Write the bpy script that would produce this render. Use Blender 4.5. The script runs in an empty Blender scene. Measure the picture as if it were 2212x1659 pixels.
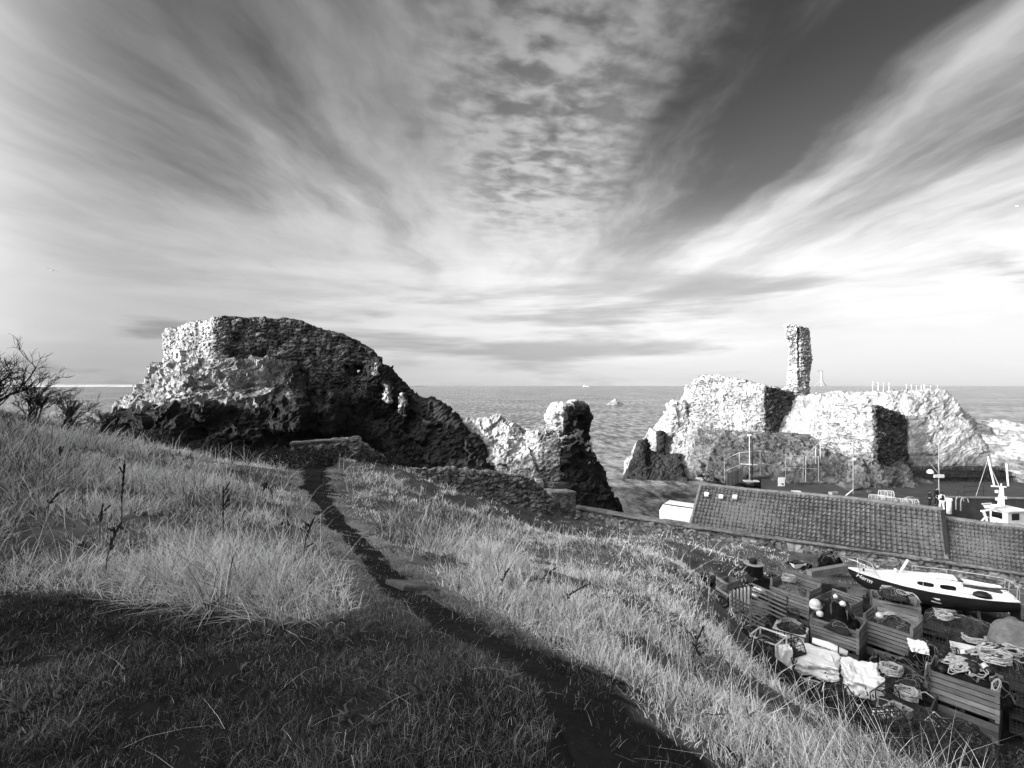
import bpy, bmesh, math, random
import numpy as np
from mathutils import Vector, Matrix, noise as mnoise
R = math.radians
random.seed(7); rng = np.random.default_rng(11)
SC = bpy.context.scene; COL = SC.collection
F, CX, HY, EYE = 1060.0, 1106.0, 833.0, 15.0     # lens in the drawing's own units, eye 15 m above the sea

# ------------------------------------------------------------------ survey helpers
def D(xd, yd, Y): return Vector(((xd-CX)/F*Y, Y, EYE-(yd-HY)/F*Y))
def W(xd, yd, dep):
    Y = dep*F/(yd-HY); return D(xd, yd, Y)
def Z(yd, Y): return EYE-(yd-HY)/F*Y

# ------------------------------------------------------------------ numpy noise
def _h(ix, iy, iz, seed=0):
    h = (ix.astype(np.int64)*374761393 + iy.astype(np.int64)*668265263 + iz.astype(np.int64)*2147483647 + seed*1274126177) & 0xffffffff
    h = ((h ^ (h >> 13))*1274126177) & 0xffffffff
    h = ((h ^ (h >> 16))*2246822519) & 0xffffffff
    h = h ^ (h >> 15)
    return (h & 0xffffff)/float(0xffffff)
def vnoise(P, seed=0):
    I = np.floor(P).astype(np.int64); f = P-I; f = f*f*(3-2*f); r = 0
    for a in (0, 1):
        for b in (0, 1):
            for c in (0, 1):
                w = (f[:,0] if a else 1-f[:,0])*(f[:,1] if b else 1-f[:,1])*(f[:,2] if c else 1-f[:,2])
                r = r + w*_h(I[:,0]+a, I[:,1]+b, I[:,2]+c, seed)
    return r
def fbm(P, octv=4, seed=0):
    r = 0; a = .5; t = 0
    for i in range(octv):
        r = r+a*vnoise(P, seed+i); t += a; a *= .5; P = P*2.03+7.1
    return r/t
def fbm2(x, y, octv=4, seed=0):
    x = np.asarray(x, float); y = np.asarray(y, float)
    return fbm(np.stack([x.ravel(), y.ravel(), np.zeros(x.size)+.37], 1), octv, seed).reshape(x.shape)
def worley(P, seed=0):
    I = np.floor(P).astype(np.int64); f1 = np.full(len(P), 9.); f2 = np.full(len(P), 9.); idh = np.zeros(len(P))
    for a in (-1, 0, 1):
        for b in (-1, 0, 1):
            for c in (-1, 0, 1):
                x, y, z = I[:,0]+a, I[:,1]+b, I[:,2]+c
                px = x+.1+.8*_h(x, y, z, seed+1); py = y+.1+.8*_h(x, y, z, seed+2); pz = z+.1+.8*_h(x, y, z, seed+3)
                d = np.sqrt((px-P[:,0])**2+(py-P[:,1])**2+(pz-P[:,2])**2)
                n = d < f1
                f2 = np.where(n, f1, np.minimum(f2, d)); idh = np.where(n, _h(x, y, z, seed+4), idh); f1 = np.where(n, d, f1)
    return f1, f2, idh
def facets(P, s, seed=0):
    """angular broken pieces: every cell is a plane of its own tilt"""
    P = P/np.array(s); I = np.floor(P).astype(np.int64); f1 = np.full(len(P), 9.); f2 = np.full(len(P), 9.); t_ = np.zeros(len(P)); idh = np.zeros(len(P))
    for a in (-1, 0, 1):
        for b in (-1, 0, 1):
            for c in (-1, 0, 1):
                x, y, z = I[:,0]+a, I[:,1]+b, I[:,2]+c
                dx, dy, dz = P[:,0]-x-.1-.8*_h(x, y, z, seed+1), P[:,1]-y-.1-.8*_h(x, y, z, seed+2), P[:,2]-z-.1-.8*_h(x, y, z, seed+3)
                d = np.sqrt(dx*dx+dy*dy+dz*dz); n = d < f1
                pl = (_h(x, y, z, seed+5)-.5)*dx+(_h(x, y, z, seed+6)-.5)*dy+(_h(x, y, z, seed+7)-.35)*dz
                f2 = np.where(n, f1, np.minimum(f2, d)); t_ = np.where(n, pl, t_); idh = np.where(n, _h(x, y, z, seed+4), idh); f1 = np.where(n, d, f1)
    return f1, f2, idh, t_
def sstep(a, b, x):
    t = np.clip((x-a)/(b-a), 0, 1); return t*t*(3-2*t)

# ------------------------------------------------------------------ tagging
def tag(o, label=None, cat=None, group=None, kind=None):
    if label: o['label'] = label
    if cat: o['category'] = cat
    if group: o['group'] = group
    if kind: o['kind'] = kind
    return o
def empty(name, loc, rz=0):
    o = bpy.data.objects.new(name, None); COL.objects.link(o); o.location = loc; o.rotation_euler = (0, 0, rz); o.empty_display_size = .1
    return o
def link(name, me, parent=None):
    o = bpy.data.objects.new(name, me); COL.objects.link(o)
    if parent is not None: o.parent = parent
    return o
def copy_tree(o, parent=None):
    c = o.copy(); COL.objects.link(c)
    if parent is not None: c.parent = parent
    for ch in [k for k in bpy.data.objects if k.parent == o]: copy_tree(ch, c)
    return c

# ------------------------------------------------------------------ mesh collector
class MB:
    def __init__(s): s.v = []; s.f = []; s.t = []; s.tone = 1.0
    def add(s, vs, fs):
        n = len(s.v); s.v += [tuple(v) for v in vs]; s.t += [s.tone]*len(vs); s.f += [tuple(i+n for i in f) for f in fs]; return s
    def box(s, c, d, M=None, bev=0.0):
        x, y, z = d[0]/2, d[1]/2, d[2]/2; c = Vector(c)
        vs = [Vector((a*x, b*y, e*z)) for a in (-1, 1) for b in (-1, 1) for e in (-1, 1)]
        if M is not None: vs = [M @ v for v in vs]
        return s.add([v+c for v in vs], [(0,1,3,2),(4,6,7,5),(0,4,5,1),(2,3,7,6),(0,2,6,4),(1,5,7,3)])
    def beam(s, a, b, w, h, up=(0,0,1)):
        a, b = Vector(a), Vector(b); d = b-a; L = d.length
        if L < 1e-6: return s
        ex = d/L; up = Vector(up); ey = up.cross(ex)
        if ey.length < 1e-4: ey = Vector((0,1,0)).cross(ex)
        ey.normalize(); ez = ex.cross(ey)
        vs = [p+ey*sy*w/2+ez*sz*h/2 for p in (a, b) for sy in (-1, 1) for sz in (-1, 1)]
        return s.add(vs, [(0,1,3,2),(4,6,7,5),(0,4,5,1),(2,3,7,6),(0,2,6,4),(1,5,7,3)])
    def tube(s, pts, r, n=6, cap=True):
        pts = [Vector(p) for p in pts]; k = len(pts); rs = r if hasattr(r, '__len__') else [r]*k
        vs = []; prev = None
        for i, p in enumerate(pts):
            d = (pts[min(i+1, k-1)]-pts[max(i-1, 0)])
            if d.length < 1e-9: d = Vector((0,0,1))
            d.normalize()
            if prev is None:
                a = d.orthogonal().normalized()
            else:
                a = prev-d*prev.dot(d)
                a = a.normalized() if a.length > 1e-6 else d.orthogonal().normalized()
            prev = a; b = d.cross(a)
            vs += [p+(a*math.cos(2*math.pi*j/n)+b*math.sin(2*math.pi*j/n))*rs[i] for j in range(n)]
        fs = [(i*n+j, i*n+(j+1)%n, (i+1)*n+(j+1)%n, (i+1)*n+j) for i in range(k-1) for j in range(n)]
        if cap: fs += [tuple(reversed(range(n))), tuple(range((k-1)*n, k*n))]
        return s.add(vs, fs)
    def lathe(s, prof, c=(0,0,0), n=24, M=None):
        c = Vector(c); vs = []
        for r, z in prof:
            for j in range(n):
                v = Vector((r*math.cos(2*math.pi*j/n), r*math.sin(2*math.pi*j/n), z))
                vs.append((M @ v if M is not None else v)+c)
        k = len(prof)
        fs = [(i*n+j, i*n+(j+1)%n, (i+1)*n+(j+1)%n, (i+1)*n+j) for i in range(k-1) for j in range(n)]
        fs += [tuple(reversed(range(n))), tuple(range((k-1)*n, k*n))]
        return s.add(vs, fs)
    def prism(s, top, bot):
        n = len(top); ct = sum((Vector(p) for p in top), Vector())/n; cb = sum((Vector(p) for p in bot), Vector())/n
        vs = [Vector(p) for p in top]+[Vector(p) for p in bot]+[ct, cb]
        fs = []
        for i in range(n):
            j = (i+1) % n
            fs += [(i, n+i, n+j, j), (2*n, i, j), (2*n+1, n+j, n+i)]
        return s.add(vs, fs)
    def build(s, name, mat, parent=None, smooth=False, bevel=0):
        me = bpy.data.meshes.new(name); me.from_pydata(s.v, [], s.f); me.materials.append(mat)
        a = me.attributes.new('tone', 'FLOAT', 'POINT'); a.data.foreach_set('value', np.array(s.t, dtype=np.float32))
        bm = bmesh.new(); bm.from_mesh(me); bmesh.ops.recalc_face_normals(bm, faces=bm.faces); bm.to_mesh(me); bm.free()
        if smooth: me.polygons.foreach_set('use_smooth', [True]*len(me.polygons))
        o = link(name, me, parent)
        if bevel:
            m = o.modifiers.new('bevel', 'BEVEL'); m.width = bevel; m.segments = 2; m.limit_method = 'ANGLE'
        return o

# ------------------------------------------------------------------ materials (the photograph is black and white: greys only)
class NT:
    def __init__(s, nt): s.t = nt; s.n = nt.nodes; s.l = nt.links
    def new(s, ty, **k):
        n = s.n.new(ty)
        for a, b in k.items(): setattr(n, a, b)
        return n
    def put(s, sock, v):
        if hasattr(v, 'is_output'): s.l.new(v, sock)
        else: sock.default_value = v
    def m(s, op, a, b=None, c=None, clamp=False):
        n = s.new('ShaderNodeMath', operation=op, use_clamp=clamp); s.put(n.inputs[0], a)
        if b is not None: s.put(n.inputs[1], b)
        if c is not None: s.put(n.inputs[2], c)
        return n.outputs[0]
    def xyz(s, x, y, z=0.0):
        n = s.new('ShaderNodeCombineXYZ'); s.put(n.inputs[0], x); s.put(n.inputs[1], y); s.put(n.inputs[2], z); return n.outputs[0]
    def noise(s, vec, scale, detail=4, rough=.55, dist=0):
        n = s.new('ShaderNodeTexNoise'); s.l.new(vec, n.inputs['Vector']); n.inputs['Scale'].default_value = scale
        n.inputs['Detail'].default_value = detail; n.inputs['Roughness'].default_value = rough; n.inputs['Distortion'].default_value = dist
        return n.outputs['Fac']
    def ramp(s, fac, pts, interp='LINEAR'):
        n = s.new('ShaderNodeValToRGB'); cr = n.color_ramp; cr.interpolation = interp
        while len(cr.elements) < len(pts): cr.elements.new(.5)
        for e, (p, v) in zip(cr.elements, pts): e.position = p; e.color = (v, v, v, 1)
        s.put(n.inputs[0], fac); return n.outputs[0]
    def rng(s, v, a, b, c=0., d=1., smooth=True):
        n = s.new('ShaderNodeMapRange', interpolation_type='SMOOTHSTEP' if smooth else 'LINEAR'); s.put(n.inputs[0], v)
        for i, x in zip((1,2,3,4), (a, b, c, d)): n.inputs[i].default_value = x
        return n.outputs[0]
    def mix(s, f, a, b): return s.m('ADD', s.m('MULTIPLY', a, s.m('SUBTRACT', 1., f)), s.m('MULTIPLY', b, f))

def new_mat(name):
    m = bpy.data.materials.new(name); m.use_nodes = True; t = NT(m.node_tree); b = t.n['Principled BSDF']
    return m, t, b
def mat(name, v, var=.35, scale=4., rough=.8, bump=.25, bscale=30., metal=0., spec=.3, attr=False, stretch=(1,1,1), coord='Object', streak=0):
    m, t, b = new_mat(name)
    tc = t.new('ShaderNodeTexCoord').outputs[coord]
    mp = t.new('ShaderNodeMapping'); t.l.new(tc, mp.inputs[0]); mp.inputs['Scale'].default_value = stretch; vec = mp.outputs[0]
    n1 = t.noise(vec, scale, 6); n2 = t.noise(vec, scale*6.3, 5)
    f = t.m('ADD', t.m('MULTIPLY', n1, .65), t.m('MULTIPLY', n2, .35))
    c = t.rng(f, .3, .7, v*(1-var), v*(1+var))
    if attr:
        a = t.new('ShaderNodeAttribute', attribute_name='tone'); c = t.m('MULTIPLY', c, a.outputs['Fac'])
    t.l.new(c, b.inputs['Base Color'])
    b.inputs['Roughness'].default_value = rough; b.inputs['Metallic'].default_value = metal; b.inputs['Specular IOR Level'].default_value = spec
    if bump:
        bp = t.new('ShaderNodeBump'); bp.inputs['Strength'].default_value = bump; bp.inputs['Distance'].default_value = .02
        t.l.new(t.noise(vec, bscale, 5, .6), bp.inputs['Height']); t.l.new(bp.outputs[0], b.inputs['Normal'])
    return m
def mat_stone(name, v, var=.45, bump=.5, big=.35, small=5.0):
    m, t, b = new_mat(name)
    tc = t.new('ShaderNodeTexCoord').outputs['Object']
    a = t.new('ShaderNodeAttribute', attribute_name='tone').outputs['Fac']
    f = t.m('ADD', t.m('MULTIPLY', t.noise(tc, big, 6), .5), t.m('MULTIPLY', t.noise(tc, small, 6, .65), .5))
    c = t.m('MULTIPLY', t.rng(f, .32, .68, v*(1-var), v*(1+var)), a)
    t.l.new(c, b.inputs['Base Color']); b.inputs['Roughness'].default_value = .92; b.inputs['Specular IOR Level'].default_value = .15
    bp = t.new('ShaderNodeBump'); bp.inputs['Strength'].default_value = bump; bp.inputs['Distance'].default_value = .08
    h = t.m('ADD', t.noise(tc, 3.5, 6, .65), t.m('MULTIPLY', t.noise(tc, 14, 4), .4))
    t.l.new(h, bp.inputs['Height']); t.l.new(bp.outputs[0], b.inputs['Normal'])
    return m
def mat_blade(name, trans=.35):
    m = bpy.data.materials.new(name); m.use_nodes = True; t = NT(m.node_tree); t.n.clear()
    out = t.new('ShaderNodeOutputMaterial'); a = t.new('ShaderNodeAttribute', attribute_name='tone').outputs['Fac']
    d = t.new('ShaderNodeBsdfDiffuse'); tr = t.new('ShaderNodeBsdfTranslucent'); mx = t.new('ShaderNodeMixShader')
    t.l.new(a, d.inputs[0]); t.l.new(a, tr.inputs[0]); mx.inputs[0].default_value = trans
    t.l.new(d.outputs[0], mx.inputs[1]); t.l.new(tr.outputs[0], mx.inputs[2]); t.l.new(mx.outputs[0], out.inputs[0])
    return m
def mat_net(name, v, scale=22., var=.5):
    m, t, b = new_mat(name)
    tc = t.new('ShaderNodeTexCoord').outputs['Object']
    vo = t.new('ShaderNodeTexVoronoi', feature='DISTANCE_TO_EDGE'); vo.inputs['Scale'].default_value = scale; t.l.new(tc, vo.inputs['Vector'])
    e = t.rng(vo.outputs['Distance'], .03, .16, 1., .25)
    f = t.noise(tc, 3., 6, .65)
    c = t.m('MULTIPLY', t.rng(f, .3, .7, v*(1-var), v*(1+var)), e)
    t.l.new(c, b.inputs['Base Color']); b.inputs['Roughness'].default_value = .9; b.inputs['Specular IOR Level'].default_value = .1
    bp = t.new('ShaderNodeBump'); bp.inputs['Strength'].default_value = .6; bp.inputs['Distance'].default_value = .02
    t.l.new(t.m('ADD', e, t.noise(tc, 9., 5)), bp.inputs['Height']); t.l.new(bp.outputs[0], b.inputs['Normal'])
    return m
def mat_wood(name, v, var=.35):
    m, t, b = new_mat(name)
    tc = t.new('ShaderNodeTexCoord').outputs['Object']
    a = t.new('ShaderNodeAttribute', attribute_name='tone').outputs['Fac']
    mp = t.new('ShaderNodeMapping'); t.l.new(tc, mp.inputs[0]); mp.inputs['Scale'].default_value = (1.2, 6, 14)
    g = t.noise(mp.outputs[0], 3.0, 8, .65, .6); s = t.noise(tc, 1.7, 5)
    c = t.m('MULTIPLY', t.rng(t.m('ADD', t.m('MULTIPLY', g, .6), t.m('MULTIPLY', s, .4)), .33, .67, v*(1-var), v*(1+var)), a)
    t.l.new(c, b.inputs['Base Color']); b.inputs['Roughness'].default_value = .85; b.inputs['Specular IOR Level'].default_value = .2
    bp = t.new('ShaderNodeBump'); bp.inputs['Strength'].default_value = .5; bp.inputs['Distance'].default_value = .01
    t.l.new(g, bp.inputs['Height']); t.l.new(bp.outputs[0], b.inputs['Normal'])
    return m

M = {}
M['ground'] = mat('earth and thatch', 1.0, .45, 1.5, .95, .8, 9., attr=True, spec=.05)
M['path'] = mat('trodden earth', .010, .5, 2.5, .9, 1.0, 14., spec=.08)
M['blade'] = mat_blade('dry grass blades', .15); M['lawn'] = mat_blade('short grass blades', .25)
M['twig'] = mat('bare twigs', .03, .4, 8., .9, .3, 40., spec=.1)
M['bramble'] = mat_blade('bramble leaves', .15)
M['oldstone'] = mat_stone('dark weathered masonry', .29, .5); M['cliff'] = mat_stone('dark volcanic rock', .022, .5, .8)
M['palestone'] = mat_stone('pale lichened masonry', .25, .45, .6); M['palerock'] = mat_stone('pale weathered rock', .24, .4, .8)
M['stackrock'] = mat_stone('weathered stack rock', .36, .4, .9)
M['drystone'] = mat_stone('rubble garden wall', .2, .55, .7, .8, 7.); M['cope'] = mat_stone('wall coping', .17, .4, .5, .8, 9.)
M['harl'] = mat_stone('grey rendered wall', .17, .5, .5, .5, 2.5)
M['foot'] = mat_stone('dark wall foot', .085, .55, .6, .5, 2.5)  # even dark tone for the lower castle wall and the scree
M['shade_stone'] = mat_stone('shade toned rubble', .05, .6, .7, .6, 6.)  # dark stone with the shade of unlit castle faces in its colour
M['quay'] = mat('quay paving', .04, .4, .8, .8, .3, 14.)
M['tile'] = mat('clay pantiles', .12, .25, 3., .75, .3, 25., attr=True)
M['ridge'] = mat('ridge mortar', .16, .35, 3., .85, .4, 20.)
M['white'] = mat('white gloss paint', .78, .07, 1.3, .35, .05, 20., spec=.4)
M['offwhite'] = mat('weathered white', .62, .2, 3., .6, .15, 30.)
M['greymetal'] = mat('galvanised steel', .34, .25, 6., .5, .1, 40., metal=.3)
M['chrome'] = mat('stainless rail', .62, .1, 6., .3, 0, 40., metal=.6)
M['dark'] = mat('dark painted metal', .02, .4, 5., .6, .1, 30.)
M['black'] = mat('black plastic', .012, .3, 4., .5, .1, 20.)
M['hull'] = mat('dark navy hull', .016, .3, 1.5, .3, .05, 9., spec=.5)
M['glass'] = mat('dark window', .008, .1, 3., .12, 0, 10., spec=.5)
M['wood'] = mat_wood('weathered boards', .17, .4); M['darkwood'] = mat_wood('wet dark boards', .035); M['palewood'] = mat_wood('bleached boards', .42, .25)
M['net'] = mat_net('trawl net', .06); M['darknet'] = mat_net('black trawl net', .014); M['palenet'] = mat_net('faded net', .16, 16.)
M['rope'] = mat('nylon rope', .4, .45, 20., .8, .5, 120.); M['darkrope'] = mat('tarred rope', .05, .4, 20., .9, .5, 120.)
M['float'] = mat('plastic float', .6, .2, 6., .5, .1, 20.)
M['tarp'] = mat('grey tarpaulin', .12, .4, 1.6, .7, .5, 5.)
M['bag'] = mat('white woven bag', .82, .1, 2., .7, .15, 40.)
M['skin'] = mat('skin', .35, .1, 6., .6, 0); M['hair'] = mat('dark hair', .02, .3, 20., .7, .3, 80.)
M['cloth_dark'] = mat('dark cloth', .012, .3, 8., .9, .3, 60.); M['cloth_white'] = mat('white cloth', .75, .08, 8., .8, .2, 60.)
M['cover'] = mat('access cover iron', .075, .3, 6., .6, .2, 40.)
# ------------------------------------------------------------------ camera, sun, sky
cam = bpy.data.cameras.new('camera'); co = bpy.data.objects.new('camera', cam); COL.objects.link(co)
co.location = (0, 0, EYE); co.rotation_euler = (R(90), 0, 0); cam.sensor_width = 36; cam.lens = F/2212*36; cam.shift_y = 3.5/2212
cam.clip_start = .05; cam.clip_end = 90000; SC.camera = co
SUN_EL = 12.0; sx, sy = -.94, -.34                       # towards the sun: low, from the left and a little behind
sd = Vector((sx, sy, 0)).normalized(); sd = Vector((sd.x*math.cos(R(SUN_EL)), sd.y*math.cos(R(SUN_EL)), math.sin(R(SUN_EL))))
sl = bpy.data.lights.new('sun', 'SUN'); sl.energy = 5.0; sl.angle = R(.5); sl.color = (1, 1, 1)
so = bpy.data.objects.new('sun', sl); COL.objects.link(so); so.rotation_euler = sd.to_track_quat('Z', 'Y').to_euler(); so.location = (-60, -30, 60)
vs_ = SC.view_settings; vs_.view_transform = 'Standard'; vs_.look = 'None'; vs_.exposure = 1.0; vs_.gamma = 1.0; vs_.use_curve_mapping = False

wd = bpy.data.worlds.new('World'); SC.world = wd; wd.use_nodes = True; t = NT(wd.node_tree); t.n.clear()
g = t.new('ShaderNodeTexCoord').outputs['Generated']
nrm = t.new('ShaderNodeVectorMath', operation='NORMALIZE'); t.l.new(g, nrm.inputs[0])
sp = t.new('ShaderNodeSeparateXYZ'); t.l.new(nrm.outputs[0], sp.inputs[0]); x, y, z = sp.outputs
zc = t.m('MAXIMUM', z, .02); u = t.m('DIVIDE', x, zc); v = t.m('DIVIDE', y, zc)
sky = t.new('ShaderNodeTexSky', sky_type='NISHITA', sun_disc=False); sky.sun_elevation = R(SUN_EL)
sky.sun_rotation = math.atan2(sd.x, sd.y); sky.altitude = 10; sky.air_density = 1.0; sky.dust_density = .6
bw = t.new('ShaderNodeRGBToBW'); t.l.new(sky.outputs[0], bw.inputs[0])
# clear air: the sky model's own brightness, seen in black and white through a red filter (darker overhead)
clear = t.m('MULTIPLY', bw.outputs[0], t.ramp(z, [(0, .95), (.06, .8), (.16, .6), (.34, .38), (.5, .225), (.65, .185), (1, .17)]))
# high cloud on a flat layer: streaks run away from the viewer
wp = t.m('SUBTRACT', t.noise(t.xyz(t.m('MULTIPLY', u, .8), t.m('MULTIPLY', v, .55)), 1., 5), .5)
uw = t.m('ADD', u, t.m('MULTIPLY', wp, .7))
n1 = t.noise(t.xyz(t.m('MULTIPLY', uw, 1.5), t.m('MULTIPLY', v, .3), 3.1), 1., 5, .55)
n2 = t.noise(t.xyz(t.m('MULTIPLY', uw, 3.6), t.m('MULTIPLY', v, 1.1), 8.7), 1., 6, .58)
st = t.m('ADD', t.m('MULTIPLY', n1, .62), t.m('MULTIPLY', n2, .38))
un = t.m('ADD', t.m('MULTIPLY', uw, .125), .5, clamp=True)
def U(a): return a*.125+.5
cov = t.ramp(un, [(0, .62), (U(-2.6), .6), (U(-1.6), .68), (U(-.98), .62), (U(-.76), .36), (U(-.56), .6), (U(-.35), .62), (U(.0), .6), (U(.34), .5),
                  (U(.62), .17), (U(1.08), .12), (U(1.28), .36), (U(1.47), .74), (U(1.62), .42), (U(1.85), .2), (U(2.3), .42), (1, .5)], 'EASE')
# rows of small broken cloud overhead
mk = t.noise(t.xyz(t.m('ADD', t.m('MULTIPLY', u, 8.), t.m('MULTIPLY', v, 2.6)), t.m('SUBTRACT', t.m('MULTIPLY', v, 10.), t.m('MULTIPLY', u, 4.)), 5.), 1., 3, .5, .25)
mk2 = t.noise(t.xyz(t.m('MULTIPLY', u, 2.2), t.m('MULTIPLY', v, 1.6), 2.), 1., 3)
mreg = t.m('MULTIPLY', t.rng(uw, -.55, .05), t.m('MULTIPLY', t.rng(uw, .72, .22), t.rng(v, 3.9, 2.2)))
mcl = t.rng(t.m('ADD', t.m('MULTIPLY', mk, .7), t.m('MULTIPLY', mk2, .42)), .42, .72, .22, 1.)
a_st = t.m('ADD', cov, t.m('MULTIPLY', t.m('SUBTRACT', st, .5), 1.75))
a_st = t.rng(t.m('ADD', a_st, t.m('MULTIPLY', t.rng(v, 1.7, 3.4), .2)), .12, .95)
a_hi = t.mix(t.m('MULTIPLY', mreg, .85), a_st, mcl)
# low layer near the horizon: long level bars
az = t.m('DIVIDE', x, t.m('MAXIMUM', y, .05))
lb = t.noise(t.xyz(t.m('MULTIPLY', az, 2.3), t.m('MULTIPLY', z, 17.), 1.3), 1., 6, .58, .35)
lo = t.rng(z, .36, .12)
a_all = t.mix(lo, a_hi, t.rng(lb, .25, .62, .55, 1.))
# brightness of the cloud itself
rt = t.rng(az, -1.0, .45, .52, 1.05)
cl = t.ramp(z, [(0, .82), (.035, .9), (.10, 1.08), (.20, 1.12), (.30, .9), (.45, .68), (.62, .47), (1, .38)])
cl = t.m('MULTIPLY', cl, rt)
bar = t.noise(t.xyz(t.m('MULTIPLY', az, 1.7), t.m('MULTIPLY', z, 13.), 9.3), 1., 5, .55, .3)
bdk = t.m('MULTIPLY', t.rng(bar, .5, .66, 0, .42), t.rng(z, .3, .16))
cl = t.m('MULTIPLY', cl, t.m('SUBTRACT', 1., bdk))
cl = t.m('MULTIPLY', cl, t.mix(lo, t.m('ADD', .72, t.m('MULTIPLY', n2, .54)), t.m('ADD', .82, t.m('MULTIPLY', lb, .34))))
CLOUD = 4.6; STR = .1
skyv = t.mix(a_all, clear, t.m('MULTIPLY', cl, CLOUD))
# fill glow added to the unseen sky round the low sun, behind the viewer's left shoulder
vd = t.new('ShaderNodeVectorMath', operation='DOT_PRODUCT'); t.l.new(nrm.outputs[0], vd.inputs[0]); vd.inputs[1].default_value = tuple(sd)
sun_fill = t.m('POWER', t.m('MAXIMUM', vd.outputs['Value'], 0.), 6.)
skyv = t.m('ADD', skyv, t.m('MULTIPLY', sun_fill, 128.))
bg = t.new('ShaderNodeBackground'); bg.inputs['Strength'].default_value = STR; t.l.new(skyv, bg.inputs['Color'])
wo = t.new('ShaderNodeOutputWorld'); t.l.new(bg.outputs[0], wo.inputs['Surface'])

# ------------------------------------------------------------------ terrain
CP = [  # drawing x, drawing y, distance
 (0,1659,2.0),(0,1300,4.2),(0,1100,7.5),(0,960,13),(0,895,18),(120,920,19),(230,945,20),(400,990,22.5),(600,1012,26),(-300,1300,4.2),(-300,1000,9),
 (300,1300,4.3),(300,1160,7),(300,1020,14),(550,1320,4.4),(550,1170,7.5),(550,1070,14),(760,1335,4.2),(700,1180,7.5),
 (600,1659,2.05),(1000,1500,2.6),(1330,1659,2.0),(1250,1500,2.75),(1050,1370,3.8),(900,1290,4.8),(750,1180,8),(660,1080,14.5),(680,1015,23),(720,993,28),
 (1000,1272,6.5),(1200,1345,6.3),(1400,1405,7),(1480,1425,7.6),(1100,1218,10.5),(1300,1246,13),(1500,1250,17.5),(1500,1300,13),(1480,1345,10),
 (1530,1500,6.5),(1700,1585,5.2),(1900,1715,4.2),(2050,1800,3.8),(1450,1535,4.2),(1600,1665,3.2),(1500,1700,2.5),(1800,1760,3.2),
 (1628,1240,24),(1650,1330,22),(1600,1360,20),(1560,1335,17.5),(1700,1440,18.5),(1850,1450,18.5),(2000,1560,15.8),(2150,1600,15),(2212,1659,13.7),
 (2100,1655,12.5),(1950,1620,11.5),(1800,1545,12),(1650,1480,11.5),(2212,1400,20.5),(2212,1300,24.5),(1750,1260,27),(1700,1215,29),(2400,1500,17),(2500,1800,9),
 (1300,1165,33),(1400,1170,32),(1500,1190,30),(1600,1203,29),(1560,1238,22),(1200,1158,32),(1150,1142,28),(1000,1102,26),(1050,1172,16),(1250,1188,22),(1400,1208,21),
 (800,1012,25),(850,1066,19),(760,1066,18),(900,1036,27),(870,1016,31),(1000,1060,32.3),(1110,1092,33.8),(1185,1112,34.8),(1240,1120,38),(940,1042,31.6),(630,992,28),
 (1500,1168,33.3),(2040,1250,26.8),(2212,1280,25)]
pts = [tuple(D(*c)) for c in CP]
pts += [(-8,-6,13.6),(0,-8,13.4),(8,-6,11.5),(16,-4,8),(16,8,6),(-14,2,14.0),(-20,10,14.4),(-28,22,13.6),(-20,36,8.5),(-10,36,8.6),(-32,40,8.5),(-34,30,11.5),(30,14,4.1),(35,20,4.1),(-25,-20,14.5),(10,-25,10),(40,0,4)]
pts = np.array(pts); 
def _U(r2): return np.where(r2 > 1e-12, .5*r2*np.log(np.maximum(r2, 1e-12)), 0)
def tps_fit(p, lam=.06):
    n = len(p); d2 = ((p[:,None,:2]-p[None,:,:2])**2).sum(2); K = _U(d2)+lam*np.eye(n)
    Pm = np.c_[np.ones(n), p[:,:2]]; A = np.zeros((n+3, n+3)); A[:n,:n] = K; A[:n,n:] = Pm; A[n:,:n] = Pm.T
    return np.linalg.solve(A, np.r_[p[:,2], 0, 0, 0])
TW = tps_fit(pts)
PC = None
def pdist(x, y):
    r = np.full(len(x), 99.)
    for i in range(0, len(PC), 4): r = np.minimum(r, np.hypot(x-PC[i,0], y-PC[i,1]))
    return r
YB = np.array([(-120,46),(-40,46),(-12,40),(-7.2,31.6),(-3.2,33),(.5,34.5),(2.9,35.6),(4.9,39.5),(12.4,34.2),(24,27.8),(26.6,26.0),(45,15.5),(120,0)])
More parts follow.
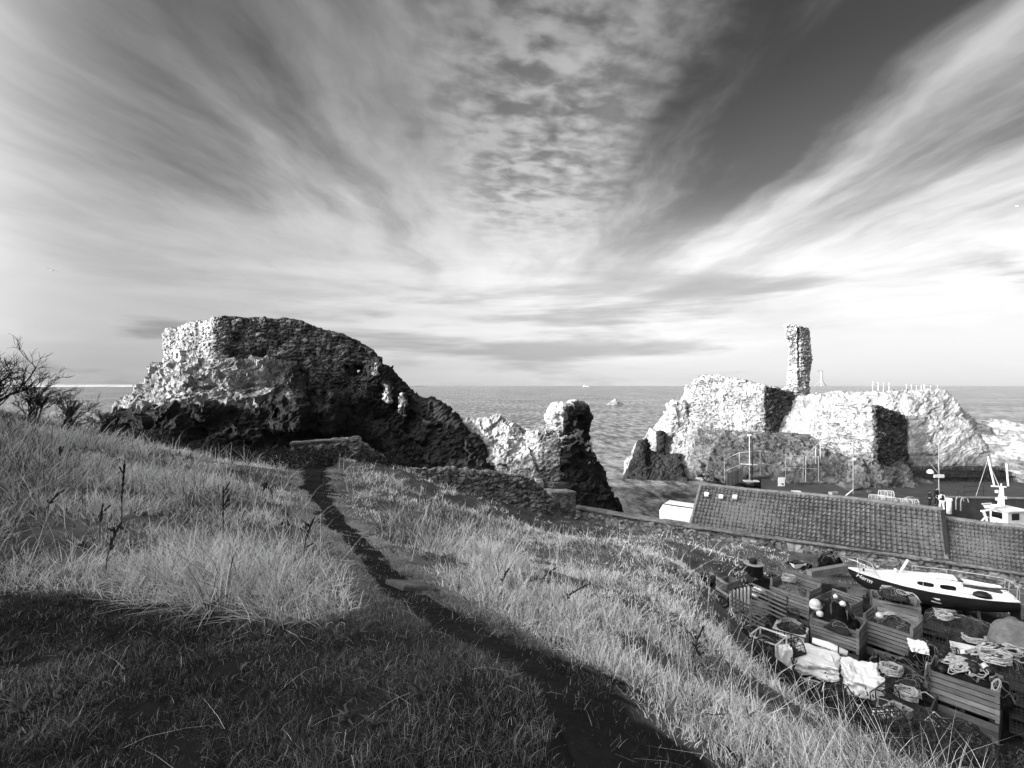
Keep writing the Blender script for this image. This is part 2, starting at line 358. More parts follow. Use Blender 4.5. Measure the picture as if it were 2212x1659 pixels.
def ground(x, y, fine=True):
    x = np.asarray(x, float); y = np.asarray(y, float); sh = x.shape; q = np.stack([x.ravel(), y.ravel()], 1); r = np.zeros(len(q))
    for i in range(0, len(q), 20000):
        k = q[i:i+20000]; kc = np.stack([np.clip(k[:,0], -36, 42), np.clip(k[:,1], -20, 46)], 1)
        d2 = ((kc[:,None]-pts[None,:,:2])**2).sum(2); r[i:i+20000] = _U(d2) @ TW[:len(pts)]+TW[-3]+kc @ TW[-2:]
    r = r.reshape(sh)
    # unseen brow added on the left, its crest shaped to keep the low sun off
    s = (-x-1.043*np.maximum(y, 0)-5)/18.
    crest = np.interp(y, [-80, -40, 22, 24.5, 30, 38, 50, 70], [26, 29, 30, 20, 17.3, 15.5, 12, 9])
    crest = crest*(1-.65*sstep(-56, -72, x)); k = sstep(0, 1, s)*(y < 75); r = r*(1-k)+np.maximum(crest, r)*k if np.ndim(r) else r
    yb = np.interp(x, YB[:,0], YB[:,1]); o = y-yb
    low = -2.0; kk = sstep(.25, np.where(x > 4, 1.5, 6.0), o)
    r = r*(1-kk)+np.minimum(low, r)*kk
    if fine and PC is not None:       # feet have worn the path into the turf
        q1 = pdist(x.ravel(), y.ravel()).reshape(sh); r = r-.05*(1-sstep(.12, .50, q1))
    if fine:
        dist = np.hypot(x, y)
        r = r+(fbm2(x*.55, y*.55, 3, 4)-.5)*.35*sstep(3, 12, dist)+(fbm2(x*2.2, y*2.2, 3, 9)-.5)*.07
    return r
def proj(x, y, z):
    yy = np.maximum(y, .3); return CX+x/yy*F, HY+(EYE-z)/yy*F
def inpoly(px, py, poly):
    c = np.zeros(px.shape, bool); n = len(poly)
    for i in range(n):
        x1, y1 = poly[i]; x2, y2 = poly[(i+1) % n]
        if y1 == y2: continue
        c ^= ((y1 > py) != (y2 > py)) & (px < (x2-x1)*(py-y1)/(y2-y1)+x1)
    return c
BANK_EDGE = [(600,1003),(628,1060),(640,1100),(690,1180),(745,1250),(770,1310),(745,1335),(620,1355),(500,1330),(350,1315),(200,1290),(0,1275),(-900,1290)]
LAWN = BANK_EDGE+[(-3000,1300),(-3000,6000),(1900,6000),(1480,1760),(1235,1655),(1200,1560),(1175,1480),(1080,1420),(960,1365),(880,1320),(830,1262),(760,1170),(705,1100),(690,1050),(705,1003)]
PATHZ = [(640,995),(705,1000),(712,1050),(730,1105),(790,1180),(880,1255),(960,1310),(1060,1365),(1200,1420),(1330,1470),(1420,1560),(1560,1680),(1900,2600),(1300,2600),(1215,1659),(1165,1490),(1080,1425),(960,1372),(880,1325),(830,1270),(755,1175),(690,1110),(655,1050)]
MOUND = [(700,1003),(820,992),(900,1022),(1000,1045),(1100,1070),(1190,1100),(1240,1150),(1180,1150),(1060,1125),(960,1098),(890,1060),(800,1012)]
# path: a worn strip of dark earth lying on the slope
PL = [(1440,1760,.95),(1360,1659,.62),(1290,1560,.5),(1235,1490,.42),(1150,1430,.34),(1050,1375,.30),(960,1330,.30),(890,1285,.30),(820,1225,.32),(765,1165,.34),(715,1105,.38),(682,1065,.4),(676,1035,.42),(684,1014,.5),(700,1003,.9)]
def hit(xd, yd, y0=1.0, y1=60.):
    ys = np.geomspace(y0, y1, 700); xs = (xd-CX)/F*ys; zr = EYE-(yd-HY)/F*ys; gz = ground(xs, ys)
    k = np.argmax(zr < gz); k = k if zr[k] < gz[k] else len(ys)-1
    return Vector((xs[k], ys[k], gz[k]))
pp = [(hit(a, b), w) for a, b, w in PL]
cen = []; wid = []
for i in range(len(pp)-1):
    for k in range(14):
        f = k/14; cen.append(pp[i][0].lerp(pp[i+1][0], f)); wid.append(pp[i][1]*(1-f)+pp[i+1][1]*f)
cen = np.array([tuple(c) for c in cen]); 
for _ in range(6): cen[1:-1] = (cen[:-2]+2*cen[1:-1]+cen[2:])/4
tg = np.gradient(cen[:,:2], axis=0); tg /= np.linalg.norm(tg, axis=1)[:,None]+1e-9; nr = np.stack([-tg[:,1], tg[:,0]], 1)
nw = 9; wid = np.array(wid)*np.interp(np.arange(len(wid)), [0, 60, 110, len(wid)], [.85, .9, 1.25, 1.35]); PC = cen.copy()
def zones(x, y, z):
    x, y, z = np.asarray(x, float), np.asarray(y, float), np.asarray(z, float)
    jx, jy = (fbm2(x*2.3, y*2.3, 4, 61)-.5)*.75*np.clip(y/5, .35, 2), (fbm2(x*2.3, y*2.3, 4, 71)-.5)*.3*np.clip(y/5, .35, 2)
    px, py = proj(x+jx, y+jy, z); back = y < .8
    lawn = inpoly(px, py, LAWN) | (back & (x < 1.4)); path = inpoly(px, py, PATHZ) & ~back; mound = inpoly(px, py, MOUND)
    pd = pdist(x+jx*.4, y); path = path & (pd < 1.3) | (pd < .2+.004*y); lawn = lawn | (pd < .5+.02*y)
    yard = inpoly(px, py, [(1490,1335),(1560,1290),(1640,1250),(1720,1222),(2400,1250),(3600,2200),(1600,2200),(1480,1400)]) & (z < 15-7.0) & (x > 5.0) & (y < 29) & (y-np.interp(x, YB[:,0], YB[:,1]) < -4.5)
    return lawn, path, mound, yard
def grid_mesh(xs, ys):
    X, Y = np.meshgrid(xs, ys); Zg = ground(X, Y); nx, ny = len(xs), len(ys)
    V = np.stack([X.ravel(), Y.ravel(), Zg.ravel()], 1)
    i = np.arange((nx-1)*(ny-1)); a = (i//(nx-1))*nx+i % (nx-1); Fc = np.stack([a, a+1, a+nx+1, a+nx], 1)
    return V, Fc
def np_mesh(name, V, loops, tot, tone=None, smooth=False):
    me = bpy.data.meshes.new(name); me.vertices.add(len(V)); me.vertices.foreach_set('co', np.asarray(V, np.float32).ravel())
    me.loops.add(len(loops)); me.loops.foreach_set('vertex_index', np.asarray(loops, np.int32))
    me.polygons.add(len(tot)); st_ = np.r_[0, np.cumsum(tot)[:-1]]; me.polygons.foreach_set('loop_start', st_.astype(np.int32)); me.polygons.foreach_set('loop_total', np.asarray(tot, np.int32))
    if smooth: me.polygons.foreach_set('use_smooth', np.ones(len(tot), bool))
    me.update(calc_edges=True)
    if tone is not None:
        a = me.attributes.new('tone', 'FLOAT', 'POINT'); a.data.foreach_set('value', np.asarray(tone, np.float32))
    return me
def nonuni(a, b, fine, coarse, f0, f1):
    r = [a]
    while r[-1] < b:
        c = r[-1]; r.append(c+(fine if f0 <= c <= f1 else min(coarse, fine+.12*max(f0-c, c-f1, 0))))
    return np.array(r)
V, Fc = grid_mesh(nonuni(-95, 95, .14, 3., -9, 14), nonuni(-45, 60, .14, 2.5, 1, 40))
lawn, path_, mound, yard = zones(V[:,0], V[:,1], V[:,2])
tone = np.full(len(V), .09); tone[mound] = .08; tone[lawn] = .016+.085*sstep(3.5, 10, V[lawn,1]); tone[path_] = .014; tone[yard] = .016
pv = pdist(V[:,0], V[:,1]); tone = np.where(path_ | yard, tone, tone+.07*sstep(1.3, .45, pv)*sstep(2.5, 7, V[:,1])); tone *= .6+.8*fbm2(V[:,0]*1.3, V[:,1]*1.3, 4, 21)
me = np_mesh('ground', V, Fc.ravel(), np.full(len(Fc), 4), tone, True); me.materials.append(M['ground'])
tag(link('ground', me), 'grassy slope falling from the brow to the harbour yard', 'ground', kind='structure')

rows = []
for j in range(nw):
    s = (j/(nw-1)-.5); jit = (fbm2(cen[:,0]*3+j//8*50, cen[:,1]*3, 3, 40+j//8)-.5)*.3*(abs(s) > .4)
    q = cen[:,:2]+nr*(wid*(s*1.0)+jit*wid)[:,None]; zz = ground(q[:,0], q[:,1])+.012+.012*np.clip(cen[:,1]/8, 0, 2.5)-.02*(1-4*s*s)*0; rows.append(np.c_[q, zz])
Vp = np.stack(rows, 1).reshape(-1, 3); n_ = len(cen); i = np.arange((n_-1)*(nw-1)); a = (i//(nw-1))*nw+i % (nw-1)
Fp = np.stack([a, a+nw, a+nw+1, a+1], 1)
me = np_mesh('path', Vp, Fp.ravel(), np.full(len(Fp), 4), None, True); me.materials.append(M['path'])
tag(link('path', me), 'narrow dark trodden earth path winding through the grass', 'path', kind='structure')

# ------------------------------------------------------------------ sea
m, t, b = new_mat('sea water'); tc = t.new('ShaderNodeTexCoord').outputs['Object']
mp = t.new('ShaderNodeMapping'); t.l.new(tc, mp.inputs[0]); mp.inputs['Scale'].default_value = (.5, .5, 1); mp.inputs['Rotation'].default_value = (0, 0, R(12))
h1 = t.noise(mp.outputs[0], 1.1, 7, .66, .5); h2 = t.noise(mp.outputs[0], .14, 5, .55); hh = t.m('ADD', h1, t.m('MULTIPLY', h2, 2.2))
bp = t.new('ShaderNodeBump'); bp.inputs['Strength'].default_value = 1.; bp.inputs['Distance'].default_value = 1.3; t.l.new(hh, bp.inputs['Height'])
mq = t.new('ShaderNodeMapping'); t.l.new(tc, mq.inputs[0]); mq.inputs['Scale'].default_value = (.33, .13, 1); h3 = t.noise(mq.outputs[0], 1., 7, .68)
cc = t.rng(t.m('ADD', t.m('MULTIPLY', h3, .75), t.m('MULTIPLY', t.noise(mp.outputs[0], .03, 5), .25)), .42, .6, .015, .22)  # wavelet glints and dark troughs put into the base colour
t.l.new(cc, b.inputs['Base Color']); b.inputs['Roughness'].default_value = .16; b.inputs['IOR'].default_value = 1.33; b.inputs['Specular IOR Level'].default_value = .17
t.l.new(bp.outputs[0], b.inputs['Normal']); M['sea'] = m
s = MB(); s.add([(-40000,20,0),(40000,20,0),(40000,45000,0),(-40000,45000,0)], [(0,1,2,3)])
tag(s.build('sea', M['sea']), 'grey rippled sea reaching to the horizon', 'sea', kind='structure')
# ------------------------------------------------------------------ rock and ruined masonry
def voxel(mb, size):
    me = bpy.data.meshes.new('tmp'); me.from_pydata(mb.v, [], mb.f)
    bm = bmesh.new(); bm.from_mesh(me); bmesh.ops.recalc_face_normals(bm, faces=bm.faces); bm.to_mesh(me); bm.free()
    o = bpy.data.objects.new('tmp', me); COL.objects.link(o)
    md = o.modifiers.new('r', 'REMESH'); md.mode = 'VOXEL'; md.voxel_size = size; md.adaptivity = 0
    dg = bpy.context.evaluated_depsgraph_get(); r = bpy.data.meshes.new_from_object(o.evaluated_get(dg))
    bpy.data.objects.remove(o); bpy.data.meshes.remove(me); return r
def getco(me):
    a = np.empty(len(me.vertices)*3, np.float32); me.vertices.foreach_get('co', a); n = np.empty_like(a); me.vertices.foreach_get('normal', n)
    return a.reshape(-1, 3).astype(float), n.reshape(-1, 3).astype(float)
def relax(me, P, n):
    if not n: return P
    e = np.empty(len(me.edges)*2, np.int32); me.edges.foreach_get('vertices', e); e = e.reshape(-1, 2); deg = np.bincount(e.ravel(), minlength=len(P))[:,None]
    for _ in range(n):
        S = np.stack([np.bincount(e[:,0], P[e[:,1],k], len(P))+np.bincount(e[:,1], P[e[:,0],k], len(P)) for k in range(3)], 1); P = .4*P+.6*S/np.maximum(deg, 1)
    return P
def d_masonry(P, seed, sx=.62, sz=.27, mamp=.16, warp=1.0):
    w = (fbm(P*.8, 3, seed+50)-.5)[:,None]*np.array([.5, .5, .25])*warp
    f1, f2, i, tl = facets(P+w, (sx, sx, sz), seed)
    e = np.clip((f2-f1)/.2, 0, 1); big = fbm(P*.33, 3, seed+60)-.5
    return mamp*((e-.7)*.85+(i-.5)*1.0+tl*1.5)+big*.9+(fbm(P*2.6, 3, seed+3)-.5)*.16, (.5+.8*i)*(.35+.65*e)*(.7+.6*fbm(P*.7, 3, seed+33))
def d_rock(P, seed, amp=1.0, strat=.5):
    w = (fbm(P*.6, 3, seed+40)-.5)[:,None]*np.array([1.2, 1.2, .6])
    q = P*np.array([.28, .28, .34]); r = 1-np.abs(2*fbm(q, 5, seed)-1)
    f1, f2, i, t1 = facets(P+w, (2.1, 2.1, 1.5), seed+9); g1, g2, j, t2 = facets(P+w, (.75, .75, .55), seed+19); _, _, _, t3 = facets(P+w, (.34, .34, .24), seed+29)
    e = np.clip((f2-f1)/.25, 0, 1); e2 = np.clip((g2-g1)/.25, 0, 1)
    d = amp*((r-.62)*1.5+(i-.5)*.4*(.4+.6*e)+t1*1.7+(j-.5)*.16*(.4+.6*e2)+t2*.75+t3*.42+(fbm(P*3, 3, seed+5)-.5)*.2)
    return d, (.7+.55*fbm(P*.9, 4, seed+7))*(.72+.28*e2)*(.8+.4*j)
def rockobj(name, mb, mat_, parent=None, size=.18, kind='rock', seed=1, amp=1.0, line=None, tone_mul=None, soft=0, **k):
    me = voxel(mb, size); P, N_ = getco(me)
    if soft:
        P = relax(me, P, soft); me.vertices.foreach_set('co', P.astype(np.float32).ravel()); me.update(); P, N_ = getco(me)
    if kind == 'rock': d, tn = d_rock(P, seed, amp)
    elif kind == 'masonry': d, tn = d_masonry(P, seed, **k); d = d*amp
    else:   # masonry above the line, rock below it
        d1, t1 = d_masonry(P, seed, **k); d2, t2 = d_rock(P, seed, amp); m_ = sstep(-.6, .6, P[:,2]-line(P)+(fbm(P*.5, 3, seed+80)-.5)*2.5)
        d = d1*m_+d2*(1-m_); tn = t1*m_+t2*(1-m_)
    if tone_mul: tn = tn*tone_mul(P)
    P = P+N_*d[:,None]; me.vertices.foreach_set('co', P.astype(np.float32).ravel())
    a = me.attributes.new('tone', 'FLOAT', 'POINT'); a.data.foreach_set('value', tn.astype(np.float32))
    me.materials.clear(); me.materials.append(mat_); me.name = name; me.update()
    return link(name, me, parent)
def v3(a, z): return (a[0], a[1], z)
def kk(xd): return (xd-CX)/F
def at(xd, Y): return (kk(xd)*Y, Y)
def grow(poly, d, up=0):
    c = (sum(p[0] for p in poly)/len(poly), sum(p[1] for p in poly)/len(poly)); r = []
    for p in poly:
        q = (p[0]-c[0], p[1]-c[1]); L = math.hypot(*q)+1e-6; r.append((p[0]+q[0]/L*d, p[1]+q[1]/L*d))
    return r

# --- left: blockhouse ruin on its crag
C0 = (-26.2, 43.0); DR = (.93, .37); NI = (-.37, .93)
def fp(xd, off=0.):
    k = kk(xd); cx, cy = C0[0]+NI[0]*off, C0[1]+NI[1]*off; b = (k*cy-cx)/(DR[0]-k*DR[1]); return (cx+DR[0]*b, cy+DR[1]*b)
TOPL = [(460,683),(500,684),(560,686),(600,688),(640,693),(700,712),(740,722),(770,731),(788,745),(802,753),(830,792)]
def topz(xd, Y): return Z(np.interp(xd, [a for a, b in TOPL], [b for a, b in TOPL]), Y)
s = MB()
L0 = (-33.9, 47.9)
blk = [L0, C0, fp(640), (-18.2, 49.6), (-29.5, 52.5)]
s.prism([v3(p, z_) for p, z_ in zip(blk, (20.3, 21.3, 20.95, 19.6, 20.8))], [v3(p, 14) for p in blk])
xs_ = [600,640,680,715,745,769,781,785,802,816,830]
for lay, (o0, o1) in enumerate(((0, 1.15), (1.1, 2.2))):
    for a, b_ in zip(xs_[:-1], xs_[1:]):
        q = [fp(a, o0), fp(b_, o0), fp(b_, o1), fp(a, o1)]
        tz = [topz(a, q[0][1]), topz(b_, q[1][1]), topz(b_, q[1][1])-.1, topz(a, q[0][1])-.1]; low_ = [v3(p, 12.5) for p in q]
        gap = (745 <= a and b_ <= 785) if lay == 0 else (769 <= a and b_ <= 781)
        if not gap: s.prism([v3(p, z_) for p, z_ in zip(q, tz)], low_)
        else:
            hi, lw = (Z(788, q[0][1]), Z(812, q[0][1])) if lay == 0 else (Z(793, q[0][1]), Z(807, q[0][1]))
            s.prism([v3(p, z_) for p, z_ in zip(q, tz)], [v3(p, hi) for p in q]); s.prism([v3(p, lw) for p in q], low_)
ruin = empty('ruined_blockhouse', (-24, 46, 14))
tag(ruin, 'ruined stone blockhouse with a flat broken top and gun loops on the dark left crag', 'ruin')
def child(o, root): 
    o.parent = root; o.matrix_parent_inverse = Matrix.Translation(root.location).inverted(); return o
def face_shade(P):      # darkens the face turned from the sun: shade put into the stone's tone
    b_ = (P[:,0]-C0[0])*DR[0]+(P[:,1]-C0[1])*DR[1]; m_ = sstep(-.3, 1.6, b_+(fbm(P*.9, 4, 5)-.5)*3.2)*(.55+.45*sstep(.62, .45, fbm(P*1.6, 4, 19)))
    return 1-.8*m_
child(rockobj('wall', s, M['oldstone'], None, .13, 'masonry', 3, amp=1.0, tone_mul=face_shade, soft=16, warp=.7, sx=.5, sz=.22, mamp=.13), ruin)
# round gun loop with a dressed ring, set in the sunlit left face
LF = Vector((C0[0]-L0[0], C0[1]-L0[1], 0)).normalized(); LN = Vector((LF.y, -LF.x, 0))
gc = Vector((L0[0], L0[1], 0)).lerp(Vector((C0[0], C0[1], 0)), .42); gk = D(395, 769, 45.6); gc = Vector((gk.x, gk.y, gk.z))+LN*.35
rot = Matrix((LF, Vector((0,0,1)), LN)).transposed()
s = MB(); ring = []
for k in range(8):
    a0, a1 = 2*math.pi*k/8+.06, 2*math.pi*(k+1)/8-.06; ro = .62+.22*((k*7) % 5)/5
    ps = [(.3*math.cos(a0), .3*math.sin(a0)), (.3*math.cos(a1), .3*math.sin(a1)), (ro*math.cos(a1), ro*.9*math.sin(a1)), (ro*math.cos(a0), ro*.9*math.sin(a0))]
    s.prism([gc+rot @ Vector((p[0], p[1], .14)) for p in ps], [gc+rot @ Vector((p[0], p[1], -.5)) for p in ps])
child(s.build('gun_loop', M['stackrock']), ruin)
s = MB(); s.lathe([(.29, -.3), (.29, .0), (.0, .0)], gc, 16, rot); child(s.build('opening', M['black']), ruin)

s = MB()
ru_t = [(-34.4,47.6),(-26.4,42.5),fp(560,-.4),fp(650,-.3),fp(650,3),(-29,52.5)]
ru_b = [(-37.9,47.0),(-28.2,39.2),fp(560,-3.4),fp(655,-2.6),fp(650,3),(-31,53)]
s.prism([v3(p, z_) for p, z_ in zip(ru_t, (16.6,17.1,17.2,17.0,17,17))], [v3(p, z_) for p, z_ in zip(ru_b, (12.6,13.0,13.2,13.4,12,12))])
child(rockobj('rubble_base', s, M['oldstone'], None, .14, 'rock', 12, .66, soft=4, tone_mul=lambda P: (.35+.75*fbm(P*.9, 4, 77))*(1-.75*sstep(4.6, 7.0, (P[:,0]-C0[0])*DR[0]+(P[:,1]-C0[1])*DR[1]+(fbm(P*.6, 3, 12)-.5)*4))), ruin)  # shade right of the lit rubble is put into its tone
s = MB()
for xd, yd, Y, r_ in ((812,768,47.2,.5),(836,826,46.6,.5),(872,852,46.6,.45)):
    p = D(xd, yd, Y); s.prism([p+Vector((-r_*.6,-.2,.1)), p+Vector((r_*.5,-.5,-.2)), p+Vector((r_*.6,1.6,.0)), p+Vector((-r_*.3,1.6,.2))], [p+Vector((-r_*.9,-.5,-1.7)), p+Vector((r_*.7,-.9,-1.9)), p+Vector((r_*.9,2.5,-2)), p+Vector((-r_*.8,2.5,-2))])
child(rockobj('broken_end', s, M['oldstone'], None, .11, 'masonry', 14, 1.0, sx=.42, sz=.28, mamp=.17, soft=2, tone_mul=lambda P: .1+.85*sstep(.4, .6, fbm(P*1.5, 3, 78))), ruin)

s = MB()
cl_t = [(-38.8,48),(-34,42.6),(-28.4,38.9),fp(560,-3.6),fp(655,-2.8),fp(760,-1.6),fp(835,-1.2),fp(835,3),(-28,54),(-38,53)]
cl_b = [(-40.8,47),(-35.5,39.6),(-29.2,36.6),fp(560,-6.0),fp(655,-5.2),fp(760,-4.6),fp(835,-4.6),fp(835,5),(-28,57),(-41,55)]
s.prism([v3(p, z_) for p, z_ in zip(cl_t, (12.4,12.6,13.1,13.4,13.6,14.2,14.4,14.5,13,12))], [v3(p, z_) for p, z_ in zip(cl_b, (4,4,4,3,1,-1,-1.5,-1.5,-1,3))])
RG = [(800,775,47.5),(830,797,48),(880,834,48),(930,864,47.6),(985,903,47),(1026,946,46.6),(1066,992,46)]
for a, b_ in zip(RG[:-1], RG[1:]):
    p, q = D(*a), D(*b_)
    s.prism([p+Vector((0,-.5,0)), q+Vector((0,-.5,0)), q+Vector((0,1.2,-.3)), p+Vector((0,1.2,-.3))],
            [Vector((p.x-.4,p.y-4.4,-1.5)), Vector((q.x+.6,q.y-4.0,-1.5)), Vector((q.x+.6,q.y+5,-1.5)), Vector((p.x-.4,p.y+5,-1.5))])
# broken faces on the descending ridge that catch the light
for xd, yd, Y, r_ in ((700,880,43.5,1.4),(630,870,41.5,1.6)):
    p = D(xd, yd, Y); s.prism([p+Vector((-r_*.6,-.2,.3)), p+Vector((r_*.5,-.6,0)), p+Vector((r_*.6,.8,.2)), p+Vector((-r_*.3,.9,.5))], [p+Vector((-r_*.9,-.5,-2.2)), p+Vector((r_*.7,-1.1,-2.2)), p+Vector((r_*.9,1.5,-2)), p+Vector((-r_*.8,1.5,-2))])
tag(rockobj('cliff', s, M['cliff'], None, .19, 'rock', 22, .62, soft=5), 'dark crag running down to the sea under the blockhouse', 'cliff', kind='structure')

# --- lit outcrop behind the gully
s = MB()
for a, b_ in (((985,903,47.6),(1035,912,47.4)),((1035,908,47.4),(1085,903,47.0)),((1085,902,47.0),(1120,930,46.8)),((1120,928,46.8),(1150,946,46.8))):
    p, q = D(*a), D(*b_); s.prism([p+Vector((0,-.3,0)), q+Vector((0,-.4,0)), q+Vector((0,1.6,-.4)), p+Vector((0,1.6,-.4))], [Vector((p.x-.8,p.y-2.6,5)), Vector((q.x+.4,q.y-2.4,5)), Vector((q.x+.8,q.y+3,0)), Vector((p.x-.8,p.y+3,0))])
tag(rockobj('rock_outcrop', s, M['stackrock'], None, .14, 'rock', 31, .55), 'pale fissured rock outcrop between the dark crag and the sea stack', 'rock')

# --- sea stack with a masonry stub
stack = empty('sea_stack', (4, 52, 2)); tag(stack, 'sea stack with an upright tooth of rock, lit left side and black right side', 'sea stack')
s = MB()
p = [at(1187, 48.38), at(1217, 46.81), at(1262, 49.21), at(1235, 51.06)]
s.prism([v3(a, z_) for a, z_ in zip(p, (12.50,13.06,12.87,12.78))], [v3(a, 0) for a in (at(1178, 48.10), at(1216, 45.14), at(1285, 49.03), at(1240, 52.73))])
s2 = MB(); dk_ = [at(1219,46.5), at(1264,48.9), at(1246,51.2), at(1224,50)]  # shaded right face of the tooth put into the dark rock colour
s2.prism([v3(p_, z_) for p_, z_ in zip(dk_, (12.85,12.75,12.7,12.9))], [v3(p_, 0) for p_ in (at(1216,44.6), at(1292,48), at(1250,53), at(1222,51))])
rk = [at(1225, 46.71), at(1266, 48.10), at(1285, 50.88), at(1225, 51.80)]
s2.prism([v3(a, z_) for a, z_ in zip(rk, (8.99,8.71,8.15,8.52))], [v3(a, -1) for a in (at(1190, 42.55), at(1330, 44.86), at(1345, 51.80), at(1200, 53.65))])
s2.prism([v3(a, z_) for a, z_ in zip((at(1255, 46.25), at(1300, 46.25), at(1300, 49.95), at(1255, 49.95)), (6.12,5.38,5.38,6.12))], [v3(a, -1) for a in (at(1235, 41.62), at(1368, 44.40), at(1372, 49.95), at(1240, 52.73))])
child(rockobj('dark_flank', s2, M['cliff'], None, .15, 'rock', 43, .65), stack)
child(rockobj('rock', s, M['stackrock'], None, .13, 'rock', 41, .75, soft=1), stack)
s = MB()
p = [at(1092, 49.03), at(1118, 46.99), at(1160, 45.88), at(1212, 46.06), at(1200, 49.95), at(1110, 50.88)]
s.prism([v3(a, z_) for a, z_ in zip(p, (10.93,11.30,10.75,11.02,10.84,10.93))], [v3(a, 0) for a in (at(1080, 49.03), at(1110, 45.88), at(1155, 44.40), at(1205, 44.21), at(1215, 50.88), at(1100, 52.73))])
child(rockobj('masonry', s, M['stackrock'], None, .13, 'mixed', 44, .5, line=lambda P: np.full(len(P), 7.2)*0-5+0*P[:,2], sx=.42, sz=.22, mamp=.12, soft=4, tone_mul=lambda P: 1-.6*sstep(7.8, 6.6, P[:,2]+(fbm(P*.8, 3, 3)-.5)*2)), stack)  # lower half toned down, its cast shade put into the colour

# --- right: castle ruin
hillr = MB()
TIP = [(1352,1000,84),(1372,965,83.5),(1400,938,83),(1440,892,82),(1470,866,81.5),(1497,878,81)]
for a, b_ in zip(TIP[:-1], TIP[1:]):
    p, q = D(*a), D(*b_); hillr.prism([p, q, q+Vector((2,4,-.5)), p+Vector((2,4,-.5))], [Vector((p.x-1.2,p.y-1.6,-1.5)), Vector((q.x-.6,q.y-2.4,-1.5)), Vector((q.x+4,q.y+7,-1.5)), Vector((p.x+3,p.y+7,-1.5))])
hp = [(30,84),(38,79),(43.5,76),(46.5,69.5),(50.5,65.8),(58,66),(61.5,69),(66,84),(46,92),(32,90)]
hz = (14.5,14.6,13.9,13.2,13.8,14.2,11.4,10.5,14.9,14.9)
hb = [(26.5,80),(34.5,76),(40.2,72.0),(43.5,63.2),(50,62.8),(60.5,62.6),(67,66.5),(71,86),(46,96),(30,94)]
hillr.prism([v3(p, z_) for p, z_ in zip(hp, hz)], [v3(p, z_) for p, z_ in zip(hb, (6.5,7.4,7.6,7.8,5,5.2,6,2,0,0))])
hillr.prism([v3(p, z_) for p, z_ in zip(hb, (6.6,7.5,7.7,7.9,5.1,5.3,6.1,2.1,.1,.1))], [v3(p, -1.5) for p in grow(hb, 1.2)])
ko = tag(rockobj('castle_rock', hillr, M['palerock'], None, .23, 'rock', 52, .45, soft=5, tone_mul=lambda P: 1-.72*sstep(7.0, 4.6, P[:,2]+(fbm(P*.4, 3, 8)-.5)*4)*sstep(28, 33, P[:,0])), 'pale weathered headland carrying the castle ruin', 'headland', kind='structure')  # tone drops below the shadow line, shade put into the colour

castle = empty('castle_ruin', (40, 68, 3)); tag(castle, 'pale ruined castle across the harbour mouth with one tall broken tower', 'ruin')
s = MB(); WX = [1494,1510,1560,1600,1632,1652]; WY = [822,809,812,819,830,834]
def wp(xd): return 80.2-(xd-1494)/158*8.2
for a, b_, ya, yb_ in zip(WX[:-1], WX[1:], WY[:-1], WY[1:]):
    p, q = at(a, wp(a)), at(b_, wp(b_)); n_ = (.72, .69)
    s.prism([v3(p, Z(ya, p[1])), v3(q, Z(yb_, q[1])), v3((q[0]+n_[0]*2.4,q[1]+n_[1]*2.4), Z(yb_, q[1])-.2), v3((p[0]+n_[0]*2.4,p[1]+n_[1]*2.4), Z(ya, p[1])-.2)],
            [v3((p[0]-.9,p[1]-1.0), 7), v3((q[0]-.3,q[1]-.5), 7), v3((q[0]+n_[0]*2.4,q[1]+n_[1]*2.4), 7), v3((p[0]+n_[0]*2.4,p[1]+n_[1]*2.4), 7)])
child(rockobj('curtain_wall', s, M['palestone'], None, .16, 'masonry', 61, 1.0, sx=.75, sz=.33, mamp=.16, soft=4, warp=.5), castle)
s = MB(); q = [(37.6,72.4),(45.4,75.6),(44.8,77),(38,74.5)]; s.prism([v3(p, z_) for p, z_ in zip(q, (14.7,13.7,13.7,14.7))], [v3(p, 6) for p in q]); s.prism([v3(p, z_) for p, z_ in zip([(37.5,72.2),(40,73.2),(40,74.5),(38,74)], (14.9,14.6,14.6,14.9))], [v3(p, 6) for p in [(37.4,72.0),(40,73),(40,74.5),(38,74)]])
child(rockobj('shade_slab', s, M['shade_stone'], None, .16, 'masonry', 63, 1.0, sx=.7, sz=.4, mamp=.2), castle)  # dark slab added for the shadow beside the wall end
s = MB()    # tall broken tower with a crack up its middle
tY = 75.5; a1, a2, a3 = at(1703, tY+.9), at(1726, tY-.4), at(1749, tY+1.3)
tb = [a1, at(1722, tY-.3), at(1722, tY+3), at(1708, tY+3.5)]
s.prism([v3(p, z_) for p, z_ in zip(tb, (24.0,24.3,24.2,24.0))], [v3(p, 12.5) for p in tb])
tb2 = [at(1727, tY-.1), a3, at(1742, tY+3.6), at(1725, tY+3)]
s.prism([v3(p, z_) for p, z_ in zip(tb2, (24.4,24.2,24.1,24.3))], [v3(p, 12.5) for p in [at(1727, tY-.1), at(1745, tY+1), at(1740, tY+3.6), at(1725, tY+3)]])
co_ = [at(1718, tY+.9), at(1732, tY+.9), at(1732, tY+3), at(1718, tY+3)]; s.prism([v3(p, 24.2) for p in co_], [v3(p, 12.5) for p in co_])
hd = [at(1696, tY+.6), at(1722, tY-.5), at(1722, tY+3.2), at(1700, tY+3.4)]; s.prism([v3(p, 24.45) for p in hd], [v3(p, 22.2) for p in grow(hd, -.25)])
bg_ = [at(1728, tY-.3), at(1754, tY+1.2), at(1745, tY+3.6), at(1728, tY+3)]; s.prism([v3(p, Z(715, tY)) for p in grow(bg_, -.3)], [v3(p, Z(770, tY)) for p in bg_]); s.prism([v3(p, Z(770, tY)) for p in bg_], [v3(p, Z(800, tY)) for p in grow(bg_, -.35)])
